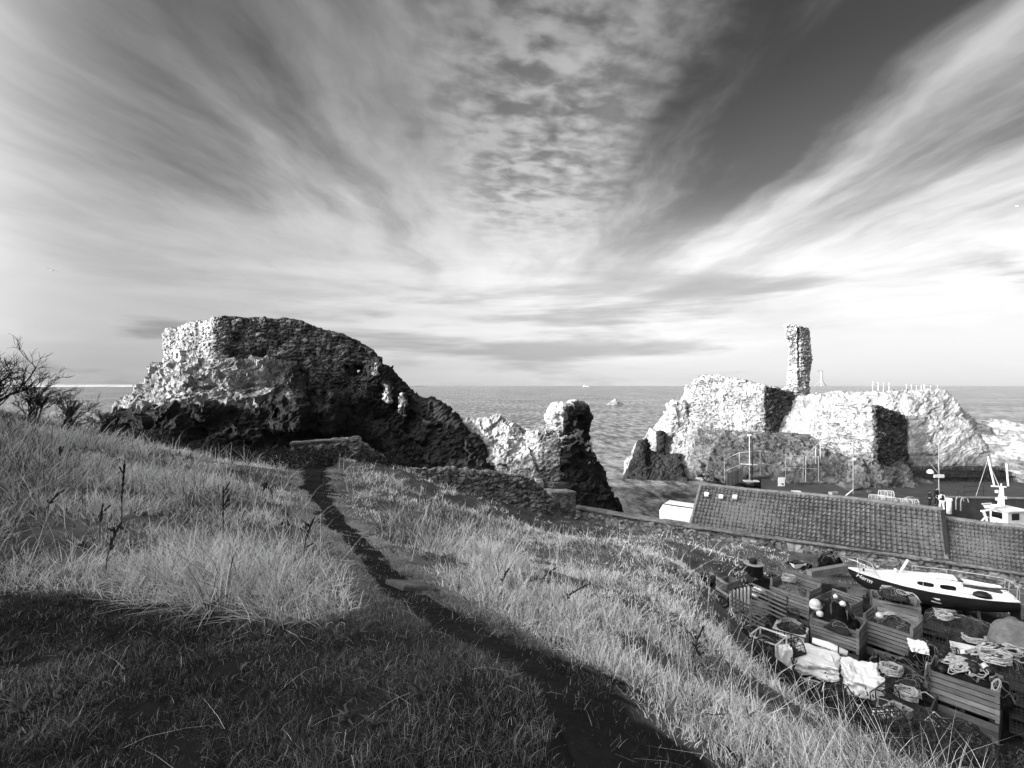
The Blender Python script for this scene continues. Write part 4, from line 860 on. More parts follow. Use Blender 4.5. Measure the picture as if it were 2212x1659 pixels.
def shed(EL, ER, RL, RR, nc, nr_, label, seed, vents=()):
    EL, ER, RL, RR = map(Vector, (EL, ER, RL, RR)); root = empty('tiled_shed', (EL.x, EL.y, 3.2)); tag(root, label, 'building', 'pantiled sheds along the quay')
    roof = pantiles(EL, ER, RL, RR, nc, nr_, 'roof', root, seed)
    BL, BR = RL*2-EL, RR*2-ER; BL.z, BR.z = EL.z, ER.z
    s = MB(); s.add([EL-Vector((0,0,.02)), ER-Vector((0,0,.02)), RR-Vector((0,0,.05)), RL-Vector((0,0,.05)), BL, BR], [(0,1,2,3),(3,2,5,4)]); child(s.build('back_slope', M['tile']), root)
    s = MB(); d = (RR-RL).normalized(); s.tube([RL.lerp(RR, f_)+Vector((0,0,.03-.05*math.sin(f_*math.pi*2.3)+random.uniform(-.012,.012))) for f_ in np.linspace(-.004, 1.004, 26)], .15, 8)
    n_ = int((RR-RL).length/.45)
    for k in range(n_): zz_ = Vector((0,0,.03-.05*math.sin(k/n_*math.pi*2.3))); s.tube([RL.lerp(RR, k/n_)+zz_, RL.lerp(RR, (k+.12)/n_)+zz_], .165, 8)
    child(s.build('ridge', M['ridge']), root)
    s = MB(); i_ = Vector((0,0,-.12)); f = d*.35
    for a, b, c in ((EL+f, RL+f, BL+f), (ER-f, RR-f, BR-f)):
        th = d*.3 if a is not None else d
        pts_ = [a+i_, b+i_*2, c+i_, Vector((c.x, c.y, 1.4)), Vector((a.x, a.y, 1.4))]; s.prism([p-th*.5 for p in pts_], [p+th*.5 for p in pts_])
    for a, b in ((EL, ER), (BL, BR)):
        n2 = Vector((d.y, -d.x, 0)); n2 = n2 if (a-RL).dot(n2) < 0 else -n2
        A, B = a+n2*.35+d*.5, b+n2*.35-d*.5; s.prism([A+i_*1.5, B+i_*1.5, B+n2*.3+i_*.2, A+n2*.3+i_*.2], [Vector((q.x, q.y, 1.4)) for q in (A, B, B+n2*.3, A+n2*.3)])
    child(s.build('walls', M['harl']), root)
    # pale verge along the left gable
    s = MB(); s.beam(EL-d*.04+Vector((0,0,.05)), RL-d*.04+Vector((0,0,.05)), .14, .1); child(s.build('verge', M['ridge']), root)
    nrm_ = (ER-EL).cross(RL-EL).normalized(); nrm_ = nrm_ if nrm_.z > 0 else -nrm_
    for xd, yd in vents:
        dirv = D(xd, yd, 1)-Vector((0,0,EYE)); o = Vector((0,0,EYE)); tt_ = (EL-o).dot(nrm_)/dirv.dot(nrm_); p = o+dirv*tt_
        ex = (ER-EL).normalized(); ey = nrm_.cross(ex); Mx = Matrix((ex, ey, nrm_)).transposed()
        s = MB(); s.box(p+nrm_*.27, (.27, .32, .03), Mx); s.box(p+nrm_*.2, (.31, .36, .1), Mx); child(s.build('roof_light', M['offwhite']), root)
    return root, nrm_
a = 9.7; b = .763*a
def dp(xd, yd, dep): return W(xd, yd, dep)
E1, E2, R1, R2 = dp(1492,1133,a), dp(2043,1211,a), dp(1515,1047,b), dp(2031,1100,b)
E1.z = E2.z = EYE-a; R1.z = R2.z = EYE-b
sh, nrm1 = shed(E1, E2, R1, R2, 54, 12, 'long dark pantiled shed with three pale roof lights near its left gable', 3, ((1527,1072),(1558,1077),(1588,1078)))
b2 = 7.95; E3, E4, R3, R4 = dp(2046,1211,a-.02), dp(2420,1272,a-.02), dp(2037,1119,b2), dp(2420,1168,b2)
shed(E3, E4, R3, R4, 38, 11, 'lower pantiled shed adjoining the long one at the right edge', 5)
# dark gap and flashing between the two roofs
s = MB(); d = (R2-E2).normalized(); n2 = (E2-E1).normalized(); s.beam(E2+n2*.1-Vector((0,0,.1)), R2+n2*.1-Vector((0,0,.1)), .2, .3)
child(s.build('gable_flashing', M['dark']), sh)

# white box body standing behind the wall
p = dp(1420,1118,9.9); q = dp(1500,1131,9.9); d = Vector((q.x-p.x, q.y-p.y, 0)); L_ = 4.2; d.normalize(); n_ = Vector((-d.y, d.x, 0)); n_ = n_ if n_.y > 0 else -n_
base = Vector((p.x, p.y, 0))+n_*.4; root = empty('box_trailer', (base.x, base.y, 3.2)); tag(root, 'white box trailer with dark straps behind the lane wall, left of the long shed', 'trailer')
zt = Z(1103, p.y+.3); s = MB(); Mx = Matrix((d, n_, Vector((0,0,1)))).transposed()
def loc(u_, v_, w_): return base+d*u_+n_*v_+Vector((0,0,w_))
pts0 = [loc(0,0,zt), loc(L_,0,zt), loc(L_,2.3,zt), loc(0,2.3,zt)]
s.prism([loc(.12,.5,zt+.42), loc(L_-.12,.5,zt+.42), loc(L_-.12,2.2,zt+.46), loc(.12,2.2,zt+.46)], pts0); s.prism(pts0, [loc(0,0,3.6), loc(L_,0,3.6), loc(L_,2.3,3.6), loc(0,2.3,3.6)])
child(s.build('body', M['white'], None, False, .02), root)
s = MB(); s.beam(loc(.02,.44,zt+.44), loc(L_-.05,.44,zt+.44), .05, .05); s.beam(loc(.05,1.9,zt+.5), loc(L_-.05,1.9,zt+.5), .05, .05); child(s.build('strap', M['black']), root)
s = MB()
for u_ in (.8, 3.2):
    for v_ in (.1, 2.2): s.tube([loc(u_, v_-.1, 3.52), loc(u_, v_+.1, 3.52)], .32, 14)
child(s.build('wheels', M['black']), root)

# ------------------------------------------------------------------ quay furniture
def post(name, xd, yt, yb, Y, r, mat_, label, cat, group=None, extra=None):
    p = D(xd, yb, Y); z1 = Z(yt, Y); root = empty(name, (p.x, p.y, p.z)); tag(root, label, cat, group); h = z1-p.z
    s = MB(); s.tube([(0,0,0), (0,0,h)], r, 8); s.build('post', mat_, root)
    if extra: extra(root, h)
    return root
def lampA(root, h):
    s = MB(); s.beam((-1.05,0,h*.38), (1.0,0,h*.36), .14, .09); s.build('crossarm', M['offwhite'], root)
    s = MB(); s.lathe([(.0,.0),(.2,.02),(.22,.1),(.18,.2),(.0,.22)], (0,0,h-.1), 12); s.build('lamp_head', M['offwhite'], root)
    s = MB(); s.tube([(.32,0,0),(.32,0,h-.4)], .11, 8); s.build('second_post', M['dark'], root)
    s = MB(); s.box((.2,0,.06), (1.7,.8,.12)); s.build('base', M['offwhite'], root)
post('lighting_mast', 1619, 940, 1040, 60, .06, M['greymetal'], 'twin post lighting mast with a pale crossarm standing before the castle wall', 'mast', None, lampA)
def lampB(root, h):
    s = MB(); s.tube([(0,0,.4),(-.9,-.3,-.1)], .05, 6); s.build('stay', M['offwhite'], root)
    s = MB(); s.lathe([(.0,0),(.16,.02),(.13,.2),(.0,.24)], (.12,0,h*.6), 10); s.build('lamp_head', M['offwhite'], root)
post('flag_pole', 1843, 946, 1067, 45, .045, M['greymetal'], 'plain pale pole rising in front of the bastion with a stay at its foot', 'pole', None, lampB)
def lampC(root, h):
    s = MB(); s.beam((.0,0,h*.40), (-1.05,-.1,h*.64), .07, .07); s.build('arm', M['greymetal'], root)
    s = MB(); s.lathe([(.0,-.1),(.3,0),(.26,.22),(.1,.36),(.0,.38)], (-.95,-.1,h*.42), 12); s.build('lamp_head', M['white'], root)
    s = MB(); s.box((-.1,-.12,h*.36), (.95,.2,.32)); s.build('control_box', M['offwhite'], root)
post('street_lamp', 2028, 960, 1066, 50, .05, M['greymetal'], 'street lamp with a white hooded head on a slanting arm above the quay', 'lamp', None, lampC)
# security fence, posts with rails
def fence(name, pts_, h, label, mesh=True, mat_='greymetal', railn=2, sag=0):
    P = [Vector(p) for p in pts_]; root = empty(name, P[0]); tag(root, label, 'fence'); s = MB()
    for p in P: child(MB().tube([p, p+Vector((0,0,h))], .035, 6).build('post', M[mat_]), root)
    s = MB()
    for a_, b_ in zip(P[:-1], P[1:]):
        for k in range(railn): f = (k+1)/railn; s.tube([a_+Vector((0,0,h*f-.02)), b_+Vector((0,0,h*f-.02))], .028, 5)
    child(s.build('rail', M[mat_]), root)
    if mesh:
        s = MB()
        for a_, b_ in zip(P[:-1], P[1:]):
            n_ = int((b_-a_).length/.22)
            for k in range(n_+1): q = a_.lerp(b_, k/max(1, n_)); s.tube([q+Vector((0,0,.05)), q+Vector((0,0,h-.05))], .008, 3, False)
        child(s.build('wire_mesh', M['dark']), root)
fence('mesh_fence', [D(1565,1044,61), D(1597,1030,60.5), D(1642,1026,60), D(1697,1036,59.5), D(1735,1038,59), D(1768,1040,58.5)], 3.0, 'tall wire mesh security fence at the foot of the castle wall')
s = MB(); root = empty('board_fence', D(1568,1052,58.5)); tag(root, 'weathered vertical board fence at the quay edge, left of the lighting mast', 'fence')
A_, B_ = D(1570,1056,56.5), D(1603,1027,60.5)
for k in range(26):
    q = A_.lerp(B_, k/25); q.z = 3.2; s.tone = random.uniform(.75, 1.25); s.beam(q, q+Vector((0,0,1.75+random.uniform(-.04,.04))), .17, .04)
child(s.build('boards', M['wood']), root); s = MB()
for k in range(4): q = A_.lerp(B_, k/3)+Vector((.06,.06,0)); q.z = 3.2; s.beam(q, q+Vector((0,0,1.85)), .1, .1)
child(s.build('posts', M['darkwood']), root)
# white notice on a post
p = D(1688,1046,57); root = empty('notice_sign', (p.x, p.y, 3.2)); tag(root, 'small white notice board with a dark symbol in its corner, low before the castle wall', 'sign')
s = MB(); s.box((0,0,.62), (.78,.05,1.0)); s.build('panel', M['white'], root, False, .01); s = MB(); s.box((.12,-.03,.4), (.28,.012,.12)); s.box((.17,-.03,.27), (.16,.012,.1)); s.build('symbol', M['black'], root)
s = MB(); s.tube([(0,.06,0),(0,.06,1.2)], .04, 6); s.build('post', M['greymetal'], root)
# stair rail climbing to the bastion
a0, a1, a2 = D(1740,1040,58.5), D(1741,985,58.8), D(1762,963,60.5); a3 = D(1772,953,61.2)
root = empty('stair_rail', a0); tag(root, 'pale handrail climbing the steps between the lower wall and the bastion', 'railing')
s = MB(); s.tube([a0, a1, a2, a3], .045, 6); s.tube([a1+Vector((0,0,-1.1)), D(1716,1001,57.5)], .05, 6); child(s.build('handrail', M['greymetal']), root)
s = MB()
for q in (a2, a3): s.tube([q, q-Vector((0,0,2.2))], .05, 6)
child(s.build('post', M['greymetal']), root)
s = MB(); 
for k in range(6): s.box(D(1720+k*3, 1060-k*3, 57+k*.35), (1.8,.5,.25))
tag(s.build('quay_steps', M['quay']), 'short dark flight of steps at the foot of the stair rail', 'steps')
# bollard and mooring ring post
p = D(2050,1098,45.2); root = empty('bollard', (p.x, p.y, 3.2)); tag(root, 'white capped bollard on the quay beside the walkers', 'bollard')
s = MB(); s.lathe([(.21,0),(.2,1.2),(.19,1.22)], (0,0,0), 14); s.build('column', M['white'], root, True); s = MB(); s.lathe([(.0,1.2),(.27,1.22),(.27,1.38),(.2,1.43),(0,1.44)], (0,0,0), 14); s.build('cap', M['white'], root)
p = D(2078,1093,46.5); root = empty('mooring_hoop', (p.x, p.y, 3.2)); tag(root, 'grey hooped ladder rail at the basin edge right of the bollard', 'railing')
s = MB()
for y_ in (-.25, .25): s.tube([(-.35,y_,0),(-.35,y_,.9),(-.25,y_,1.15),(0,y_,1.25),(.3,y_,1.15),(.4,y_,.8)], .05, 6)
s.build('hoops', M['greymetal'], root)
for xd, yd in ((1995,1060),(2099,1062),(2150,1060)): pass
p0, p1, p2 = D(2070,1058,50), D(2082,1038,52), D(2125,1038,52); fence('quay_rail', [Vector((p.x,p.y,3.2)) for p in (p0,p1,p2)], 1.15, 'dark guard rail at the head of the harbour basin', False, 'dark')

# navigation beacon and guard rails on the castle top
p = D(1775,834,80); root = empty('beacon', p); tag(root, 'pale tripod beacon with a small wind vane right of the broken tower', 'beacon')
s = MB(); s.tube([(0,0,0),(0,0,2.5)], .17, 8); s.build('column', M['offwhite'], root); s = MB()
for k in range(3): s.tube([(0,0,1.0),(1.1*math.cos(k*2.1+.4),.8*math.sin(k*2.1+.4),0)], .07, 5)
s.build('leg', M['offwhite'], root); s = MB(); s.add([(-.85,0,2.45),(.1,0,2.6),(.1,0,2.3),(-.85,.06,2.45),(.1,.06,2.6),(.1,.06,2.3)], [(0,1,2),(3,5,4),(0,3,4,1),(1,4,5,2),(2,5,3,0)]); s.build('vane', M['offwhite'], root)
def toprail(xa, xb, yd, Y, n_, label):
    A_, B_ = D(xa, yd, Y), D(xb, yd+1, Y+1); root = empty('guard_rail', A_); tag(root, label, 'railing', 'guard rails on the castle top'); s = MB()
    for k in range(n_): q = A_.lerp(B_, k/(n_-1)); s.tube([q-Vector((0,0,.6)), q+Vector((0,0,.8))], .03, 5)
    child(s.build('post', M['offwhite']), root); s = MB()
    for f in (.4, .8): s.tube([A_+Vector((0,0,f)), B_+Vector((0,0,f))], .025, 5)
    child(s.build('rail', M['offwhite']), root)
toprail(1958,1990,842,70,4,'pale guard rail on the castle top, left of two'); toprail(1996,2025,843,69,3,'pale guard rail on the castle top, right of two')
toprail(1885,1920,836,74,4,'thin pale railing at the crest of the castle headland')

# fallen boulders along the foot of the castle, a loose scatter on the quay
bmk = bmesh.new(); bmesh.ops.create_icosphere(bmk, subdivisions=3, radius=.5); P = np.array([tuple(v_.co) for v_ in bmk.verts]); d_, _ = d_rock(P*3+50, 7, .16); P = P*(1+d_[:,None]*1.2)*np.array([1.2, .9, .7])
for v_, q in zip(bmk.verts, P): v_.co = q
mb_ = bpy.data.meshes.new('boulder'); bmk.to_mesh(mb_); bmk.free(); mb_.materials.append(M['harl']); a_ = mb_.attributes.new('tone', 'FLOAT', 'POINT'); a_.data.foreach_set('value', np.full(len(mb_.vertices), .55, np.float32))
rb = random.Random(9)
for k in range(34):
    xd = 1575+k*9.2; Yb = np.interp(xd, [1500, 1600, 1690, 1770, 1880], [74, 67.5, 63.2, 61, 57.2])-rb.uniform(0, 3.2); p = at(xd, Yb); o = link('boulder', mb_); sc_ = rb.uniform(.5, 1.9); o.location = (p[0], p[1], 3.2+sc_*.12); o.scale = (sc_, sc_*rb.uniform(.7, 1.2), sc_*rb.uniform(.6, 1)); o.rotation_euler = (0, 0, rb.random()*6)
    tag(o, 'dark fallen boulder in the loose line along the foot of the castle walls', 'boulder', 'boulders at the castle foot')
# ------------------------------------------------------------------ net yard
M['twine'] = mat('faded twine', .17, .5, 9., .9, .4, 90.)
def gz(x, y): return float(ground(np.array([x]), np.array([y]), False)[0])
def rope_pts(c, rx, ry, n, rnd, zf, turns=3, rise=.02):
    rise = rise*2.5+rnd.uniform(0, .07)
    ph = rnd.random()*6.28; k = rnd.uniform(.6, 1.0); out = []; m = 10*turns
    for i in range(m):
        f = i/m*turns*6.28+ph; r = k*(1+.22*math.sin(f*.37+ph)+.1*math.sin(f*1.7))
        x_, y_ = c[0]+rx*r*math.cos(f), c[1]+ry*r*math.sin(f*1.03+.3); out.append((x_, y_, zf(x_, y_)+rise))
    return out
def net_heap(name, label, cat, c, dims, rz, mat_, seed, ropes=6, rmat='rope', rrad=.014, floats=0, fr=.12, fmat='float', slump=.45, group=None, fold=.0):
    rnd = random.Random(seed); root = empty(name, c, rz); tag(root, label, cat, group); rx, ry, rzz = dims
    bm = bmesh.new(); bmesh.ops.create_icosphere(bm, subdivisions=5, radius=1.0); P = np.array([tuple(v.co) for v in bm.verts])
    n1 = fbm(P*1.3+seed, 4, seed)-.5; n2 = fbm(P*3.6+seed, 4, seed+3)-.5; rid = 1-np.abs(2*fbm(P*np.array([2.2,5.,2.2])+seed*2, 3, seed+5)-1)
    s_ = 1+n1*.9+n2*.35+(rid-.6)*(.25+fold); Q = P*s_[:,None]; Q[:,2] = np.where(Q[:,2] < 0, Q[:,2]*.15, Q[:,2]**1.0)
    Q = Q/np.array([np.abs(Q[:,0]).max(), np.abs(Q[:,1]).max(), Q[:,2].max()]); Q = Q*np.array([rx, ry, rzz])
    for v, q in zip(bm.verts, Q): v.co = q
    me = bpy.data.meshes.new('net'); bm.to_mesh(me); bm.free(); me.polygons.foreach_set('use_smooth', [True]*len(me.polygons)); me.materials.append(M[mat_])
    link('net', me, root)
    top = {}
    for q in Q:
        k_ = (round(q[0]/rx*7), round(q[1]/ry*7)); top[k_] = max(top.get(k_, 0), q[2])
    def zf(x_, y_): return top.get((round(x_/rx*7), round(y_/ry*7)), .0)
    for i in range(ropes):
        s = MB(); cx_, cy_ = rnd.uniform(-.5, .5)*rx, rnd.uniform(-.5, .5)*ry; pts_ = rope_pts((cx_, cy_), rx*rnd.uniform(.15, .42), ry*rnd.uniform(.15, .42), 20, rnd, zf, rnd.randint(2, 4), rrad)
        P2 = np.array(pts_); 
        for _ in range(2): P2[1:-1] = (P2[:-2]+2*P2[1:-1]+P2[2:])/4
        s.tube(P2.tolist(), rrad, 5); s.build('rope', M[rmat], root, True)
    for i in range(2):        # one long thin cord wandering over the heap
        a_ = rnd.random()*6.28; x_, y_ = rnd.uniform(-.4, .4)*rx, rnd.uniform(-.4, .4)*ry; pts_ = []
        for q_ in range(150):
            a_ += rnd.gauss(0, .5); x_ += math.cos(a_)*rx*.06; y_ += math.sin(a_)*ry*.06
            if (x_/rx)**2+(y_/ry)**2 > .72: a_ = math.atan2(-y_, -x_)+rnd.gauss(0, .5)
            pts_.append((x_, y_, zf(x_, y_)+.012))
        P2 = np.array(pts_); P2[1:-1] = (P2[:-2]+2*P2[1:-1]+P2[2:])/4
        s = MB(); s.tube(P2.tolist(), .0085, 4); s.build('cord', M['twine'], root, True)
    for i in range(floats):
        x_, y_ = rnd.uniform(-.75, .75)*rx, rnd.uniform(-.7, .4)*ry; s = MB(); r = fr*rnd.uniform(.8, 1.1)
        s.lathe([(0,-r),(r*.55,-r*.8),(r*.95,-r*.3),(r*.95,r*.3),(r*.55,r*.8),(0,r)], (x_, y_, zf(x_, y_)+r*.6), 12, Matrix.Rotation(rnd.random()*3, 3, 'X')); s.build('float', M[fmat], root, True)
    return root
def bin_(label, xl, yl, xr, yr, dep, h=.9, depth=1.25, back=.0, mat_='wood', boards=6, under=True, floor=.25, name='net_bin', gap=.036, tilt=0, cat='crate'):
    A, B = W(xl, yl, dep), W(xr, yr, dep); d = Vector((B.x-A.x, B.y-A.y, 0)); w = d.length; d.normalize(); ang = math.atan2(d.y, d.x)
    root = empty(name, (A.x, A.y, A.z-h), ang); tag(root, label, cat, 'timber net bins stacked in the yard' if cat == 'crate' else None); th = .035
    if tilt: root.rotation_euler = (0, tilt, ang)
    def panel(nm, o, e, hh, nb, ext=0):
        s = MB(); o, e = Vector(o), Vector(e); bh = hh/nb
        for k in range(nb):
            s.tone = random.uniform(.65, 1.3); z0 = k*bh+bh/2; j = Vector((random.uniform(-.004, .004),)*2+(0,))
            s.beam(o+j+Vector((0,0,z0)), e+j+Vector((0,0,z0)), th, bh-gap)
        s.build(nm, M[mat_], root)
    panel('front_panel', (0,0,0), (w,0,0), h, boards); panel('back_panel', (0,depth,0), (w,depth,0), h+back, boards+(2 if back else 0))
    panel('side_panel', (.018,.02,0), (.018,depth-.02,0), h+back*.5, boards); panel('side_panel', (w-.018,.02,0), (w-.018,depth-.02,0), h+back*.5, boards)
    for (x_, y_) in ((.06,.06),(w-.06,.06),(.06,depth-.06),(w-.06,depth-.06)):
        s = MB(); s.tone = random.uniform(.7, 1.2); s.box((x_,y_,(h+back*.6)/2-.05), (.09,.09,h+back*.6+.06)); s.build('corner_post', M[mat_], root)
    s = MB()
    for k in range(3): s.tone = .6; s.box((w*(.1+.4*k), depth/2, -.06), (.12, depth-.04, .1))
    s.build('skid', M['darkwood'], root)
    s = MB(); s.tone = .4; s.box((w/2, depth/2, floor), (w-.08, depth-.08, .03)); s.build('floor', M['darkwood'], root)
    if under:
        zb = A.z-h-.12; hb = max(.35, zb-gz(A.x, A.y)+.25); s = MB(); s.v = []
        u = empty('net_bin', (A.x, A.y, zb-hb), ang); tag(u, 'dark bin carrying the '+' '.join(label.split(',')[0].split()[:12]), 'crate', 'timber net bins stacked in the yard')
        for nm, o, e in (('front_panel', (.02,.0,0), (w-.03,.0,0)), ('back_panel', (.02,depth,0), (w-.03,depth,0)), ('side_panel', (.03,.03,0), (.03,depth-.03,0)), ('side_panel', (w-.03,.03,0), (w-.03,depth-.03,0))):
            s = MB(); nb = max(2, int(hb/.17))
            for k in range(nb): s.tone = random.uniform(.7, 1.4); z0 = (k+.5)*hb/nb; s.beam(Vector(o)+Vector((0,0,z0)), Vector(e)+Vector((0,0,z0)), .035, hb/nb-.012)
            s.build(nm, M['darkwood'] if mat_ != 'wood' else M['tarpwood'], u)
    root['w'] = w; root['d'] = depth; root['h'] = h
    return root
M['tarpwood'] = mat_wood('grey wet boards', .085)
def inbin(root, fx, fy, dz=0.0):
    m = Matrix.Translation(root.location) @ root.rotation_euler.to_matrix().to_4x4(); return m @ Vector((root['w']*fx, root['d']*fy, root['h']+dz))
bA = bin_('light timber bin with a high back, full of pale net', 1663,1264,1748,1293, 9.5, .92, 1.15, .62)
bB = bin_('light timber bin with dark netting spilling over its front boards', 1749,1331,1856,1364, 9.55, .85, 1.2, .1)
bC = bin_('light timber bin of straight boards with heaped dark net, right of the netting draped one', 1864,1336,1972,1371, 9.6, .95, 1.25, .42)
bD = bin_('grey timber bin full of tangled pale rope, nearest at the right edge', 2003,1444,2160,1496, 9.25, .9, 1.3, .0, 'wood', 5)
bJ = bin_('plain timber bin close under the hull of the yacht', 1884,1292,1990,1312, 9.75, .9, 1.2, .0)
bI = bin_('half hidden bin heaped with ropes and round floats', 1607,1290,1659,1302, 9.1, .85, 1.2, .0)
bH = bin_('small broken box standing alone in the grass left of the yard', 1478,1243,1534,1256, 6.75, .62, .7, .0, 'darkwood', 3, False)
bL = bin_('dark low timber bin below the black net heap', 1902,1490,2012,1532, 9.95, .6, 1.1, 0, 'tarpwood', 3, False)
bK = bin_('dark slatted bin between the white bags and the grass', 1690,1448,1758,1470, 10.0, .6, .9, 0, 'darkwood', 5, False)
# contents
def dims_in(b_, rz, rise=.25): pass
def heap_in(b_, label, cat, mat_, seed, h=.45, **k):
    c = inbin(b_, .5, .5, -.28); return net_heap('net_heap', label, cat, c, (b_['w']*.46, b_['d']*.44, h), b_.rotation_euler.z, mat_, seed, group='fishing nets heaped in the yard', **k)
heap_in(bA, 'pale grey net sloping inside the high backed bin', 'net', 'palenet', 1, .42, ropes=1, rmat='darkrope')
heap_in(bB, 'big black net mound crowned with loops over the drapery bin', 'net', 'darknet', 2, 1.15, ropes=4, rmat='darkrope', rrad=.03, floats=2, fr=.14, fold=.3)
heap_in(bC, 'dark coarse net with a tail of pale cord in the straight boarded bin', 'net', 'net', 3, .55, ropes=3, floats=1, fr=.13)
heap_in(bD, 'tangle of pale rope coils and black floats filling the nearest bin', 'rope', 'darknet', 4, .62, ropes=34, rrad=.017, floats=7, fr=.15, fmat='black')
heap_in(bI, 'heap of dark cord with round white floats behind the slatted crate', 'net', 'darknet', 5, .5, ropes=5, rmat='darkrope', floats=5, fr=.13)
heap_in(bJ, 'low dark net inside the bin under the yacht', 'net', 'darknet', 6, .3, ropes=1, rmat='darkrope')
# dark drape over the front of the netting bin
c = inbin(bB, .62, -.03, -.25); net_heap('net_drape', 'shaggy dark netting hanging down the boards of the middle bin', 'net', c, (.55, .12, .42), bB.rotation_euler.z, 'net', 14, ropes=1, rmat='darkrope', group='fishing nets heaped in the yard')
# big pale buoy and striped rope
def ball(name, label, p, r, mat_='float', ring=True):
    root = empty(name, p); tag(root, label, 'buoy'); s = MB(); s.lathe([(r*math.sin(a_), -r*math.cos(a_)) for a_ in np.linspace(.02, 3.12, 14)], (0,0,0), 20); s.build('body', M[mat_], root, True)
    s = MB(); s.lathe([(r*.2,-r*.95),(r*.62,-r*1.12),(r*1.02,-r*.5),(r*1.02,-r*.3)], (0,0,0), 20) if ring else s.lathe([(.02,r),(.05,r*1.1),(.02,r*1.2)], (0,0,0), 8); s.build('collar', M['offwhite'], root, True)
ball('buoy', 'big pale round buoy at the left corner of the black net mound', inbin(bB, .06, .3, .42), .22)
ball('buoy', 'pale egg shaped float lying at the right corner of the rope filled bin', W(2122,1466,9.3), .125, 'float', False)
ball('buoy', 'pale float above the egg shaped one beside the rope filled bin', W(2127,1441,9.3), .12, 'float', False)
ball('buoy', 'small white float on the top right of the black net mound', inbin(bB, .45, .5, .88), .09, 'white', False)

# free standing net heaps
def heap_at(label, xd, yd, dep, dims, rz, mat_, seed, name='net_heap', cat='net', grp='fishing nets heaped in the yard', **k):
    p = W(xd, yd, dep); return net_heap(name, label, cat, p, dims, rz, mat_, seed, group=grp, **k)
heap_at('bundled grey net sack tied with a pale rope beside the yacht', 2067,1374,10.75,(1.35,.65,.95), -.75, 'net', 21, ropes=1, floats=0)
heap_at('black folded net heap right of the white bags', 1955,1505,10.7,(.95,.7,1.3), -.75, 'darknet', 22, ropes=2, rmat='darkrope', fold=.4)
heap_at('grey net heap covering the low dark bin', 1940,1472,9.9,(1.0,.75,.6), -.75, 'net', 23, ropes=1, rmat='darkrope', fold=.2)
heap_at('mottled net heap with loose rope rings behind the rope filled bin', 2160,1470,10.4,(1.25,1.0,1.25), -.6, 'net', 24, ropes=9, rrad=.02, floats=1, fr=.16)
heap_at('dark net pile in the gap between the timber bins and the low bin', 1992,1450,10.6,(.6,.6,1.1), 0, 'darknet', 25, ropes=2, rmat='darkrope')
heap_at('rough net pile under the near bins, half hidden by brambles', 2030,1600,10.4,(1.3,.7,.6), -.4, 'net', 26, ropes=0, floats=0)
heap_at('grey net bundle at the foot of the white bags', 1800,1470,10.3,(1.3,.55,.8), -.75, 'net', 27, ropes=2, rmat='darkrope')
heap_at('dark net thrown over the small broken box', 1508,1272,7.1,(.5,.35,.5), -.4, 'darknet', 28, ropes=1, rmat='darkrope', floats=1, fr=.09, fmat='white')
heap_at('small dark weed covered net by the lane wall', 1715,1232,10.8,(1.1,.6,.55), 0, 'darknet', 29, ropes=1, rmat='darkrope')
heap_at('black net hump just beyond the bow of the yacht', 1793,1226,10.2,(.7,.5,.95), 0, 'darknet', 30, ropes=0)
heap_at('pile of pale grey creel netting in front of the wood bins', 1672,1452,9.2,(.6,.4,.3), 0, 'palenet', 31, ropes=4)
heap_at('curved black net roll in front of the coarse net bin', 1906,1478,10.4,(.55,.5,.95), -.6, 'darknet', 33, ropes=3, rmat='darkrope', rrad=.02)
# round grey tarpaulin dome
p = W(2192,1402,10.7); root = empty('tarpaulin', p, -.5); tag(root, 'large round grey tarpaulin cover bulging at the right edge', 'tarpaulin')
bm = bmesh.new(); bmesh.ops.create_icosphere(bm, subdivisions=5, radius=1); P = np.array([tuple(v.co) for v in bm.verts]); Q = P*(1+(fbm(P*1.4, 4, 3)-.5)*.3+(fbm(P*4, 3, 8)-.5)*.14)[:,None]*np.array([1.0,.9,1.2]); Q[:,2] = np.where(Q[:,2] < 0, Q[:,2]*.1, Q[:,2])
for v_, q in zip(bm.verts, Q): v_.co = q
me = bpy.data.meshes.new('cover'); bm.to_mesh(me); bm.free(); me.polygons.foreach_set('use_smooth', [True]*len(me.polygons)); me.materials.append(M['tarp']); link('cover', me, root)
s = MB(); s.tube([(1.0*math.cos(a_)*1.02, .9*math.sin(a_)*1.02, .35+.1*math.sin(a_*3)) for a_ in np.linspace(0, 6.28, 40)], .025, 5); s.build('lashing', M['rope'], root, True)

